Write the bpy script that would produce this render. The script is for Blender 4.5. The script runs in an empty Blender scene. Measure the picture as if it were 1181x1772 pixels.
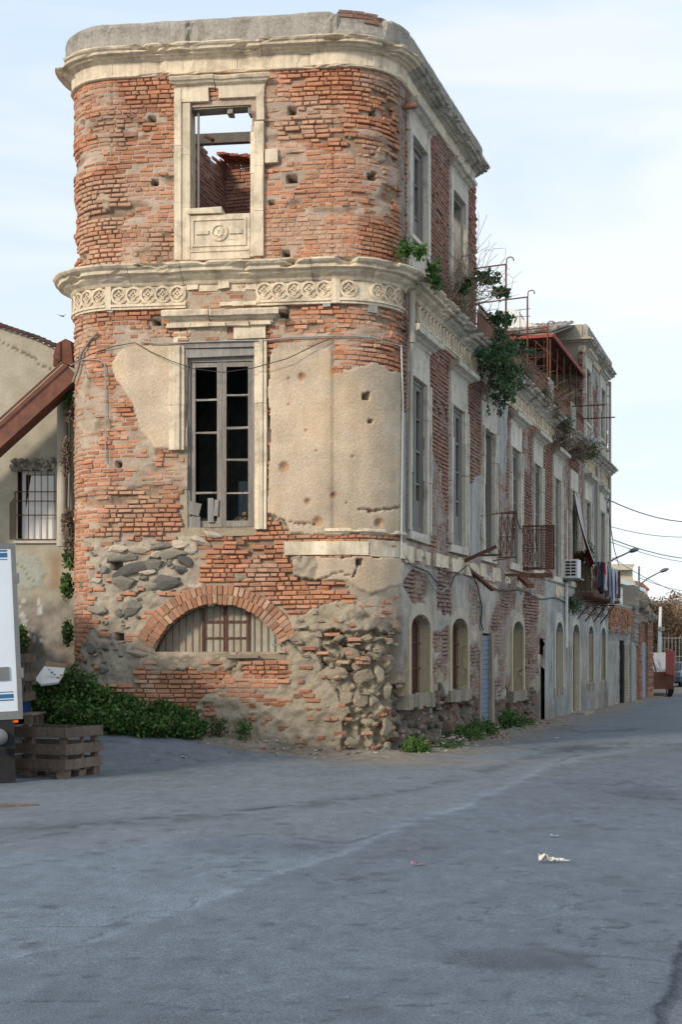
import bpy, math, random
import numpy as np
from mathutils import Vector, Matrix
R = math.radians
rnd = random.Random(7)
rng = np.random.default_rng(7)
scene = bpy.context.scene
col = scene.collection

# ------------------------------------------------------------------ camera
F, CX, HY, EYE = 2460.0, 590.5, 1130.0, 1.6          # focal length in photo pixels, image centre, horizon row, eye height
cam_d = bpy.data.cameras.new('camera')
cam = bpy.data.objects.new('camera', cam_d); col.objects.link(cam)
cam.location = (0, 0, EYE); cam.rotation_euler = (R(90), 0, 0)
cam_d.sensor_fit = 'VERTICAL'; cam_d.sensor_height = 36.0
cam_d.lens = 36.0 * F / 1772.0
cam_d.shift_y = (HY - 886.0) / 1772.0
cam_d.clip_start = 0.1; cam_d.clip_end = 5000
scene.camera = cam

# ------------------------------------------------------------------ world: evening sky with thin bright cloud
SUN_EL, SUN_AZ = R(24), R(222)       # low sun behind the camera, to its left
w = bpy.data.worlds.new('World'); scene.world = w; w.use_nodes = True
nt = w.node_tree; N = nt.nodes; L = nt.links
for n in list(N): N.remove(n)
out = N.new('ShaderNodeOutputWorld'); bg = N.new('ShaderNodeBackground')
sky = N.new('ShaderNodeTexSky'); sky.sky_type = 'NISHITA'; sky.sun_disc = False
sky.sun_elevation = SUN_EL; sky.sun_rotation = SUN_AZ
sky.air_density = 1.0; sky.dust_density = 1.0; sky.ozone_density = 1.5
tc = N.new('ShaderNodeTexCoord'); mp = N.new('ShaderNodeMapping'); mp.inputs['Scale'].default_value = (1.0, 1.0, 5.0)
mp.inputs['Rotation'].default_value = (0, R(14), 0)
nz = N.new('ShaderNodeTexNoise'); nz.inputs['Scale'].default_value = 2.6; nz.inputs['Detail'].default_value = 7; nz.inputs['Roughness'].default_value = .52
nz.inputs['Distortion'].default_value = .5
cr = N.new('ShaderNodeValToRGB'); cr.color_ramp.elements[0].position = .42; cr.color_ramp.elements[1].position = .62
cr.color_ramp.elements[0].color = (0, 0, 0, 1); cr.color_ramp.elements[1].color = (1, 1, 1, 1)
sep = N.new('ShaderNodeSeparateXYZ')
mr = N.new('ShaderNodeMapRange'); mr.inputs['From Min'].default_value = 0.0; mr.inputs['From Max'].default_value = 0.48
mr.inputs['To Min'].default_value = .72; mr.inputs['To Max'].default_value = 0.16
ad = N.new('ShaderNodeMath'); ad.operation = 'MULTIPLY_ADD'; ad.inputs[1].default_value = .5; ad.use_clamp = True
mx = N.new('ShaderNodeMix'); mx.data_type = 'RGBA'
veil = N.new('ShaderNodeMix'); veil.data_type = 'RGBA'      # thin veil: blue haze to white cloud, in the sky texture's own units
veil.inputs['A'].default_value = (4.5, 5.75, 7.1, 1); veil.inputs['B'].default_value = (7.3, 7.45, 7.6, 1)
L.new(tc.outputs['Generated'], mp.inputs['Vector']); L.new(mp.outputs['Vector'], nz.inputs['Vector'])
L.new(nz.outputs['Fac'], cr.inputs['Fac']); L.new(tc.outputs['Generated'], sep.inputs[0])
L.new(sep.outputs['Z'], mr.inputs['Value']); L.new(cr.outputs['Color'], ad.inputs[0]); L.new(mr.outputs['Result'], ad.inputs[2])
mx.inputs['Factor'].default_value = .85; L.new(ad.outputs[0], veil.inputs['Factor']); L.new(veil.outputs['Result'], mx.inputs['B']); L.new(sky.outputs['Color'], mx.inputs['A'])
L.new(mx.outputs['Result'], bg.inputs['Color']); bg.inputs['Strength'].default_value = 0.10
L.new(bg.outputs['Background'], out.inputs['Surface'])

sd = bpy.data.lights.new('sun', 'SUN'); sd.energy = 2.0; sd.angle = R(9); sd.color = (1.0, .87, .72)
sun = bpy.data.objects.new('sun', sd); col.objects.link(sun)
# Nishita rotation is measured clockwise from +Y: the sun stands at (sin az, cos az)
sdir = Vector((math.sin(SUN_AZ) * math.cos(SUN_EL), math.cos(SUN_AZ) * math.cos(SUN_EL), math.sin(SUN_EL)))
sun.rotation_euler = sdir.to_track_quat('Z', 'Y').to_euler()
sun.location = (-10, -10, 20)
vs = scene.view_settings; vs.view_transform = 'Standard'; vs.look = 'None'; vs.gamma = 1; vs.exposure = 0.6

# ------------------------------------------------------------------ noise
def _h(ix, iy, s):
    n = (ix * 374761393 + iy * 668265263 + s * 144269504) & 0xffffffff
    n = ((n ^ (n >> 13)) * 1274126177) & 0xffffffff
    return ((n ^ (n >> 16)) & 0xffff) / 65535.0
def vn(x, y, s=0):
    x = np.asarray(x, float); y = np.asarray(y, float)
    ix = np.floor(x).astype(np.int64); iy = np.floor(y).astype(np.int64)
    fx = x - ix; fy = y - iy
    fx = fx * fx * (3 - 2 * fx); fy = fy * fy * (3 - 2 * fy)
    a = _h(ix, iy, s) * (1 - fx) + _h(ix + 1, iy, s) * fx
    b = _h(ix, iy + 1, s) * (1 - fx) + _h(ix + 1, iy + 1, s) * fx
    return a * (1 - fy) + b * fy
def fbm(x, y, s=0, o=4):
    t = 0; a = .5; n = 0
    for k in range(o):
        t = t + a * vn(x * 2 ** k, y * 2 ** k, s + 17 * k); n += a; a *= .5
    return t / n
def ss(a, b, x):
    t = np.clip((x - a) / (b - a), 0, 1); return t * t * (3 - 2 * t)
def inpoly(x, y, poly):
    c = np.zeros(np.shape(x), bool); j = len(poly) - 1
    for i in range(len(poly)):
        xi, yi = poly[i]; xj, yj = poly[j]
        if yi != yj:
            c ^= ((yi > y) != (yj > y)) & (x < (xj - xi) * (y - yi) / (yj - yi) + xi)
        j = i
    return c

# ------------------------------------------------------------------ plan of the palazzo: front, rounded corner, long street side
PX0, PY0 = 0.732, 22.1
tF = np.array((.9918, -.1278)); tR = np.array((.3075, .9516))
A0 = math.atan2(tF[1], tF[0]); A1 = math.atan2(tR[1], tR[0])
RC = 1.05; DC = RC * math.tan((A1 - A0) / 2); LA = RC * (A1 - A0)
LF = 3.56; RL = .84; AL = A0 - R(100); LL = RL * R(100)
pt0 = np.array((PX0, PY0)) - tF * DC
C1 = pt0 - RC * np.array((math.sin(A0), -math.cos(A0)))
pl0 = pt0 - tF * LF
C2 = pl0 - RL * np.array((math.sin(A0), -math.cos(A0)))
U_S = LA - DC                       # u = s + U_S on the street side
def path(u):
    """u (metres along the facade) -> x, y, normal x, normal y"""
    u = np.asarray(u, float)
    ph = np.where(u < -LF, np.maximum(A0 + (u + LF) / RL, AL), np.where(u < 0, A0, np.where(u < LA, A0 + u / RC, A1)))
    nx, ny = np.sin(ph), -np.cos(ph)
    x = np.where(u < 0, pt0[0] + tF[0] * u, 0); y = np.where(u < 0, pt0[1] + tF[1] * u, 0)
    m = (u >= 0) & (u < LA); x = np.where(m, C1[0] + RC * nx, x); y = np.where(m, C1[1] + RC * ny, y)
    m = u >= LA
    x = np.where(m, PX0 + tR[0] * (u - U_S), x); y = np.where(m, PY0 + tR[1] * (u - U_S), y)
    m = u < -LF; x = np.where(m, C2[0] + RL * nx, x); y = np.where(m, C2[1] + RL * ny, y)
    m = u < -LF - LL; e = -(u + LF + LL)
    x = np.where(m, x - np.cos(AL) * e, x); y = np.where(m, y - np.sin(AL) * e, y)
    return x, y, nx, ny
def W(u, z, d=0.0):
    """facade coordinates (along, up, out of the wall) -> world, arrays"""
    x, y, nx, ny = path(u); d = np.asarray(d, float)
    return np.stack(np.broadcast_arrays(x + nx * d, y + ny * d, np.asarray(z, float)), -1)
_us = np.linspace(-LF - LL, 70, 9000); _x, _y, _, _ = path(_us); _px = CX + F * _x / _y
_k = np.argmin(_px[:400]); _tabx, _tabu, _taby = _px[_k:], _us[_k:], _y[_k:]
def U(px): return float(np.interp(px, _tabx, _tabu))
def Zp(px, py):
    return EYE + (HY - py) / F * float(np.interp(px, _tabx, _taby))
def PXY(u, z):
    x, y, _, _ = path(u); return CX + F * x / y, HY - (z - EYE) * F / y
def S(s): return s + U_S
def at(px, py, Y): return ((px - CX) / F * Y, Y, EYE + (HY - py) / F * Y)

# ------------------------------------------------------------------ mesh builder
def smooth_step(a, b, v):
    t = min(max((v - a) / (b - a), 0), 1); return t * t * (3 - 2 * t)
class MB:
    def __init__(s, vary=.12): s.v = []; s.f = []; s.m = []; s.c = []; s.n = 0; s.sm = []; s.dc = []; s.vary = vary
    def add(s, v, f, mat=0, c=None, smooth=False):
        v = np.asarray(v, float).reshape(-1, 3); f = np.asarray(f, dtype=np.int64)
        s.v.append(v); s.f.append((f + s.n)); s.m.append(np.full(len(f), mat)); s.sm.append(np.full(len(f), smooth))
        s.dc.append((c is None, int(mat) if np.ndim(mat) == 0 else 0)); c = (.34, .28, .20) if c is None else c
        c = np.asarray(c, float); c = np.broadcast_to(c, (len(v), 3)); s.c.append(c); s.n += len(v)
    BOXF = [(0, 1, 3, 2), (4, 6, 7, 5), (0, 4, 5, 1), (2, 3, 7, 6), (0, 2, 6, 4), (1, 5, 7, 3)]
    def box(s, x0, x1, y0, y1, z0, z1, mat=0, c=None, M=None, j=0.0):
        v = np.array([(x, y, z) for x in (x0, x1) for y in (y0, y1) for z in (z0, z1)], float)
        if j: v += rng.uniform(-j, j, v.shape)
        if M is not None: v = np.array([M @ Vector(p) for p in v])
        s.add(v, s.BOXF, mat, c)
    def wbox(s, u0, u1, z0, z1, d0, d1, mat=0, c=None, j=0.0, seg=1):
        """box in facade coordinates, bent round the wall when seg > 1"""
        us = np.linspace(u0, u1, seg + 1)
        for k in range(seg):
            q = np.array([(uu, zz, dd) for uu in (us[k], us[k + 1]) for dd in (d0, d1) for zz in (z0, z1)])
            if j: q = q + rng.uniform(-j, j, q.shape)
            v = W(q[:, 0], q[:, 1], q[:, 2])
            s.add(v, s.BOXF, mat, c)
    def bar(s, a, b, w, h=None, mat=0, c=None, up=(0, 0, 1)):
        a = Vector(a); b = Vector(b); h = w if h is None else h
        t = (b - a).normalized(); r = t.cross(Vector(up))
        if r.length < 1e-4: r = t.cross(Vector((1, 0, 0)))
        r.normalize(); q = r.cross(t)
        v = [p + r * (sx * w / 2) + q * (sz * h / 2) for p in (a, b) for sx in (-1, 1) for sz in (-1, 1)]
        s.add([tuple(p) for p in v], s.BOXF, mat, c)
    def tube(s, pts, r, n=6, mat=0, c=None, r1=None, caps=True):
        pts = [Vector(p) for p in pts]; m = len(pts); vs_ = []
        pr = None
        for i, p in enumerate(pts):
            t = (pts[min(i + 1, m - 1)] - pts[max(i - 1, 0)]).normalized()
            if pr is None:
                a = t.cross(Vector((0, 0, 1)))
                if a.length < .1: a = t.cross(Vector((1, 0, 0)))
            else: a = pr - t * pr.dot(t)
            a.normalize(); pr = a; b = t.cross(a)
            rr = r if r1 is None else r + (r1 - r) * i / max(1, m - 1)
            for k in range(n):
                an = 2 * math.pi * k / n; vs_.append(tuple(p + a * math.cos(an) * rr + b * math.sin(an) * rr))
        f = [(i * n + k, i * n + (k + 1) % n, (i + 1) * n + (k + 1) % n, (i + 1) * n + k) for i in range(m - 1) for k in range(n)]
        s.add(vs_, f, mat, c, smooth=True)
        if caps and n == 4: s.f.append(np.array([[s.n - 4, s.n - 3, s.n - 2, s.n - 1]])); s.m.append(np.array([mat])); s.sm.append(np.array([False]))
        if caps and n > 4:
            v = np.array(vs_)
            for ring, ctr in ((v[:n], pts[0]), (v[-n:], pts[-1])):
                vv = np.vstack([ring, [tuple(ctr)]])
                s.add(vv, [(k, (k + 1) % n, n, n) for k in range(n)], mat, c)
    def grid(s, P, mat=0, c=None, keep=None, smooth=True):
        """P: (nu, nz, 3)"""
        nu, nz_ = P.shape[:2]; idx = np.arange(nu * nz_).reshape(nu, nz_)
        q = np.stack([idx[:-1, :-1], idx[1:, :-1], idx[1:, 1:], idx[:-1, 1:]], -1)
        q = q.reshape(-1, 4) if keep is None else q[keep]
        s.add(P.reshape(-1, 3), q, mat, None if c is None else c.reshape(-1, 3), smooth=smooth)
    def lathe(s, c0, prof, n=16, mat=0, c=None, axis='z'):
        v = []
        for r_, h in prof:
            for k in range(n):
                a = 2 * math.pi * k / n; p = (r_ * math.cos(a), r_ * math.sin(a), h)
                if axis == 'x': p = (p[2], p[0], p[1])
                if axis == 'y': p = (p[0], p[2], p[1])
                v.append((p[0] + c0[0], p[1] + c0[1], p[2] + c0[2]))
        f = [(i * n + k, i * n + (k + 1) % n, (i + 1) * n + (k + 1) % n, (i + 1) * n + k) for i in range(len(prof) - 1) for k in range(n)]
        s.add(v, f, mat, c, smooth=True)
    def rock(s, c0, r, sq=(1, 1, 1), mat=0, c=None, M=None, rough=.25, seed=0):
        v, f = ICO
        q = v.copy()
        k = 1 + rough * (2 * _h((v[:, 0] * 97).astype(np.int64), (v[:, 1] * 89 + v[:, 2] * 53).astype(np.int64), seed) - 1)
        # a few flat cuts give a broken-stone outline
        rr = np.random.default_rng(seed)
        for _ in range(9):
            n_ = rr.normal(size=3); n_ /= np.linalg.norm(n_); dd = q @ n_; q = q - np.clip(dd - rr.uniform(.45, .7), 0, 1)[:, None] * n_
        q = q * k[:, None] * np.array(sq) * r
        if M is not None: q = q @ M
        s.add(q + np.array(c0), f, mat, c)
    def build(s, name, mats, parent=None, kind=None, loc=None):
        if not s.v: return None
        if not isinstance(mats, (list, tuple)): mats = [mats]
        V = np.vstack(s.v); o_ = np.array(ORG.get(parent.name, (0, 0, 0)) if parent else (loc if loc is not None else (0, 0, 0)))
        V = V - o_
        me = bpy.data.meshes.new(name); me.vertices.add(len(V)); me.vertices.foreach_set('co', V.ravel().astype(np.float32))
        loops = []; starts = []; tot = []; k = 0; mi = []; sm = []
        for f, m_, sm_ in zip(s.f, s.m, s.sm):
            if f.ndim == 2 and f.shape[1] == 4:
                tri = f[:, 2] == f[:, 3]
                if not tri.any():
                    loops.append(f.ravel()); starts.append(k + 4 * np.arange(len(f))); tot.append(np.full(len(f), 4)); k += 4 * len(f); mi.append(m_); sm.append(sm_)
                else:
                    for row, a, b in zip(f, m_, sm_):
                        r_ = row[:3] if row[2] == row[3] else row
                        loops.append(r_); starts.append(np.array([k])); tot.append(np.array([len(r_)])); k += len(r_); mi.append(np.array([a])); sm.append(np.array([b]))
            else:
                n_ = f.shape[1]; loops.append(f.ravel()); starts.append(k + n_ * np.arange(len(f))); tot.append(np.full(len(f), n_)); k += n_ * len(f); mi.append(m_); sm.append(sm_)
        loops = np.concatenate(loops); starts = np.concatenate(starts); tot = np.concatenate(tot)
        me.loops.add(len(loops)); me.loops.foreach_set('vertex_index', loops.astype(np.int32))
        me.polygons.add(len(starts)); me.polygons.foreach_set('loop_start', starts.astype(np.int32))
        try: me.polygons.foreach_set('loop_total', tot.astype(np.int32))
        except Exception: pass
        me.polygons.foreach_set('material_index', np.concatenate(mi).astype(np.int32))
        me.polygons.foreach_set('use_smooth', np.concatenate(sm).astype(bool))
        me.update(calc_edges=True); me.validate()
        a = me.color_attributes.new('Col', 'FLOAT_COLOR', 'POINT')
        cs = []
        for cc, (dflt, mi_) in zip(s.c, s.dc):
            base_ = BASE.get(mats[min(mi_, len(mats) - 1)].name)
            cs.append(np.broadcast_to(np.array(base_) * rnd.uniform(1 - s.vary, 1 + s.vary * .7), cc.shape) if dflt and base_ else cc)
        C = np.ones((len(V), 4), np.float32); C[:, :3] = np.vstack(cs)
        if len(a.data) == len(V): a.data.foreach_set('color', C.ravel())
        for m_ in mats: me.materials.append(m_)
        ob = bpy.data.objects.new(name, me); col.objects.link(ob)
        if parent: ob.parent = parent; ORG[ob.name] = tuple(o_)
        else: ob.location = tuple(o_); ORG[ob.name] = tuple(o_)
        if kind: ob['kind'] = kind
        return ob
ORG = {}
BASE = {}
def _ico():
    import bmesh
    bm = bmesh.new(); bmesh.ops.create_icosphere(bm, subdivisions=2, radius=1)
    v = np.array([p.co[:] for p in bm.verts]); f = np.array([[q.index for q in fc.verts] + [fc.verts[2].index] for fc in bm.faces]); bm.free()
    return v, f
ICO = _ico()
def thing(name, label, cat, loc=(0, 0, 0), group=None):
    o = bpy.data.objects.new(name, None); col.objects.link(o); o.location = loc; o.empty_display_size = .2
    ORG[o.name] = tuple(loc); o['label'] = label; o['category'] = cat
    if group: o['group'] = group
    return o
def tag(o, label, cat, group=None):
    o['label'] = label; o['category'] = cat
    if group: o['group'] = group
    return o

# ------------------------------------------------------------------ materials
def mat(name, color=(.5, .5, .5), rough=.85, col_attr=False, var=.25, scale=6.0, fine=60.0, fine_amt=.12, bump=.3, bscale=40.0, bdist=.01, metal=0.0, stain=None, stain_amt=.5, stain_scale=1.5, stretch=(1, 1, 1), trans=0.0, spec=.3, own=False, streak=0.0):
    m = bpy.data.materials.new(name); m.use_nodes = True; nt = m.node_tree; N = nt.nodes; L = nt.links
    b = N['Principled BSDF']; b.inputs['Roughness'].default_value = rough; b.inputs['Metallic'].default_value = metal
    b.inputs['Specular IOR Level'].default_value = spec
    tc = N.new('ShaderNodeTexCoord'); mp = N.new('ShaderNodeMapping'); mp.inputs['Scale'].default_value = stretch
    L.new(tc.outputs['Object'], mp.inputs['Vector'])
    if own: BASE[m.name] = color; col_attr = True
    if col_attr:
        a = N.new('ShaderNodeAttribute'); a.attribute_name = 'Col'; src = a.outputs['Color']
    else:
        a = N.new('ShaderNodeRGB'); a.outputs[0].default_value = (*color, 1); src = a.outputs[0]
    def noise(sc, det=5, ro=.6):
        n = N.new('ShaderNodeTexNoise'); n.inputs['Scale'].default_value = sc; n.inputs['Detail'].default_value = det; n.inputs['Roughness'].default_value = ro
        L.new(mp.outputs['Vector'], n.inputs['Vector']); return n.outputs['Fac']
    def mul(src, fac, amt):
        r_ = N.new('ShaderNodeMapRange'); r_.inputs['From Min'].default_value = .25; r_.inputs['From Max'].default_value = .75
        r_.inputs['To Min'].default_value = 1 - amt; r_.inputs['To Max'].default_value = 1 + amt; L.new(fac, r_.inputs['Value'])
        x = N.new('ShaderNodeVectorMath'); x.operation = 'SCALE'; L.new(src, x.inputs[0]); L.new(r_.outputs['Result'], x.inputs['Scale']); return x.outputs[0]
    if stain:
        r_ = N.new('ShaderNodeMapRange'); r_.inputs['From Min'].default_value = .48; r_.inputs['From Max'].default_value = .68; r_.inputs['To Max'].default_value = stain_amt
        L.new(noise(stain_scale, 7, .65), r_.inputs['Value'])
        x = N.new('ShaderNodeMix'); x.data_type = 'RGBA'; x.inputs['B'].default_value = (*stain, 1)
        L.new(r_.outputs['Result'], x.inputs['Factor']); L.new(src, x.inputs['A']); src = x.outputs['Result']
    if streak:
        sm_ = N.new('ShaderNodeMapping'); sm_.inputs['Scale'].default_value = (9, 9, .7); L.new(tc.outputs['Object'], sm_.inputs['Vector'])
        sn = N.new('ShaderNodeTexNoise'); sn.inputs['Scale'].default_value = 1.6; sn.inputs['Detail'].default_value = 5; L.new(sm_.outputs['Vector'], sn.inputs['Vector']); src = mul(src, sn.outputs['Fac'], streak)
    if var: src = mul(src, noise(scale), var)
    if fine_amt: src = mul(src, noise(fine, 3, .7), fine_amt)
    L.new(src, b.inputs['Base Color'])
    if bump:
        bn = N.new('ShaderNodeBump'); bn.inputs['Strength'].default_value = bump; bn.inputs['Distance'].default_value = bdist
        L.new(noise(bscale, 6, .65), bn.inputs['Height']); L.new(bn.outputs['Normal'], b.inputs['Normal'])
    if trans:
        t = N.new('ShaderNodeBsdfTranslucent'); ms = N.new('ShaderNodeMixShader'); ms.inputs[0].default_value = trans
        L.new(src, t.inputs['Color']); L.new(b.outputs[0], ms.inputs[1]); L.new(t.outputs[0], ms.inputs[2]); L.new(ms.outputs[0], N['Material Output'].inputs['Surface'])
    return m
M = {}
M['wall'] = mat('weathered_masonry', col_attr=True, var=.16, scale=3.0, fine=38, fine_amt=.20, bump=.9, bscale=26, bdist=.02, rough=.95, spec=.15)
M['brick'] = mat('old_brick', col_attr=True, var=.2, scale=9, fine=70, fine_amt=.2, bump=.7, bscale=45, bdist=.012, rough=.95, spec=.12)
M['stone'] = mat('limestone_trim', (.68, .58, .43), own=True, streak=.16, var=.14, scale=4, fine=45, fine_amt=.12, bump=.55, bscale=30, bdist=.012, stain=(.26, .20, .14), stain_amt=.6, stain_scale=3.4, rough=.9, spec=.2)
M['stone3'] = mat('pale_side_stone', (.64, .59, .49), own=True, streak=.2, var=.18, scale=4, fine=45, fine_amt=.14, bump=.6, bscale=30, bdist=.012, stain=(.25, .22, .17), stain_amt=.8, stain_scale=4, rough=.9, spec=.2)
M['stone2'] = mat('grey_weathered_cornice', (.52, .48, .40), own=True, streak=.16, var=.2, scale=4, fine=45, fine_amt=.18, bump=.8, bscale=24, bdist=.02, stain=(.13, .12, .10), stain_amt=.8, stain_scale=3.4, rough=.92, spec=.2)
M['parapet'] = mat('lichened_render', (.36, .33, .285), own=True, streak=.16, var=.2, scale=3, fine=30, fine_amt=.28, bump=.6, bscale=25, bdist=.015, stain=(.15, .135, .12), stain_amt=.6, stain_scale=5, rough=.95, spec=.1)
M['wood'] = mat('grey_weathered_wood', (.25, .237, .215), own=True, streak=.16, var=.25, scale=3, fine=30, fine_amt=.25, bump=.5, bscale=20, stain=(.13, .105, .085), stain_amt=.75, stretch=(3, 3, .4), rough=.85)
M['wood_front'] = mat('brown_grey_old_wood', (.27, .245, .215), own=True, streak=.2, var=.3, scale=3, fine=30, fine_amt=.3, bump=.5, bscale=20, stain=(.12, .095, .075), stain_amt=.7, stretch=(3, 3, .4), rough=.9)
M['wood_warm'] = mat('pale_old_timber', (.25, .21, .17), own=True, streak=.16, var=.3, scale=3, fine=30, fine_amt=.25, bump=.5, bscale=20, stretch=(1, 1, 1), rough=.9)
M['pallet'] = mat('pallet_wood', (.15, .112, .085), own=True, streak=.16, var=.35, scale=2.5, fine=25, fine_amt=.3, bump=.4, bscale=30, stain=(.08, .06, .05), stain_amt=.6, rough=.9)
M['rust'] = mat('rusty_iron', (.15, .062, .04), var=.35, scale=5, fine=50, fine_amt=.25, bump=.4, bscale=40, stain=(.075, .045, .04), stain_amt=.7, stain_scale=4, rough=.85, metal=.1)
M['rust_sheet'] = mat('rusty_sheet', (.19, .085, .045), var=.3, scale=3, fine=40, fine_amt=.2, bump=.3, stain=(.1, .06, .045), stain_amt=.6, stain_scale=2, rough=.85, stretch=(2, 2, .6))
M['dark'] = mat('dim_interior', (.035, .032, .03), var=.3, bump=0, rough=1, spec=0)  # near-black colour standing in for the darkness of unlit rooms
M['redshutter'] = mat('dark_red_shutter', (.075, .022, .018), var=.3, bump=.2, rough=.6)
M['blueshutter'] = mat('blue_grey_shutter', (.11, .165, .23), var=.15, fine=40, bump=.1, rough=.5, stain=(.09, .1, .11), stain_amt=.4)
M['pipe'] = mat('cream_pipe', (.42, .38, .31), var=.15, bump=.1, rough=.6, stain=(.2, .18, .15), stain_amt=.5)
M['whitepipe'] = mat('white_plastic_pipe', (.62, .62, .58), var=.08, bump=0, rough=.5)
M['cable'] = mat('black_cable', (.03, .03, .032), var=.1, bump=0, rough=.6)
M['greycable'] = mat('grey_cable', (.32, .31, .29), var=.2, bump=0, rough=.7)
M['leaf'] = mat('leaves', col_attr=True, var=.15, scale=8, fine=0.1, fine_amt=0, bump=0, rough=.6, trans=.25, spec=.3)
M['twig'] = mat('dry_twigs', (.2, .145, .1), var=.3, bump=0, rough=.95)
M['whitepaint'] = mat('white_truck_panel', (.62, .68, .74), var=.04, scale=1, fine=3, fine_amt=.03, bump=0, rough=.35, spec=.5)
M['bluestripe'] = mat('blue_stripe', (.03, .13, .26), var=.03, bump=0, rough=.4)
M['metalgrey'] = mat('dull_grey_metal', (.2, .2, .2), var=.15, bump=.05, rough=.5, metal=.5)
M['rubber'] = mat('black_rubber', (.02, .02, .022), var=.2, bump=.1, rough=.85)
M['glass'] = mat('dark_window_glass', (.02, .025, .03), var=.05, bump=0, rough=.08, spec=.6)
M['white'] = mat('white_board', (.7, .7, .68), var=.06, bump=.05, rough=.6)
M['paper'] = mat('scrap_paper', (.62, .6, .56), var=.12, fine=20, bump=.1, rough=.8)
M['tile'] = mat('clay_roof_tile', col_attr=True, var=.3, scale=8, bump=.4, rough=.9)
M['plaster'] = mat('plain_render', col_attr=True, var=.14, scale=1.6, fine=30, fine_amt=.14, bump=.5, bscale=20, bdist=.015, rough=.95, spec=.15)
M['paint'] = mat('car_paint', col_attr=True, var=.03, scale=1, fine=2, fine_amt=0, bump=0, rough=.3, spec=.5)
M['cloth'] = mat('washing_cloth', col_attr=True, var=.1, bump=.15, rough=.9)
M['orange'] = mat('orange_lens', (.7, .13, .02), var=.02, bump=0, rough=.25)
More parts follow.
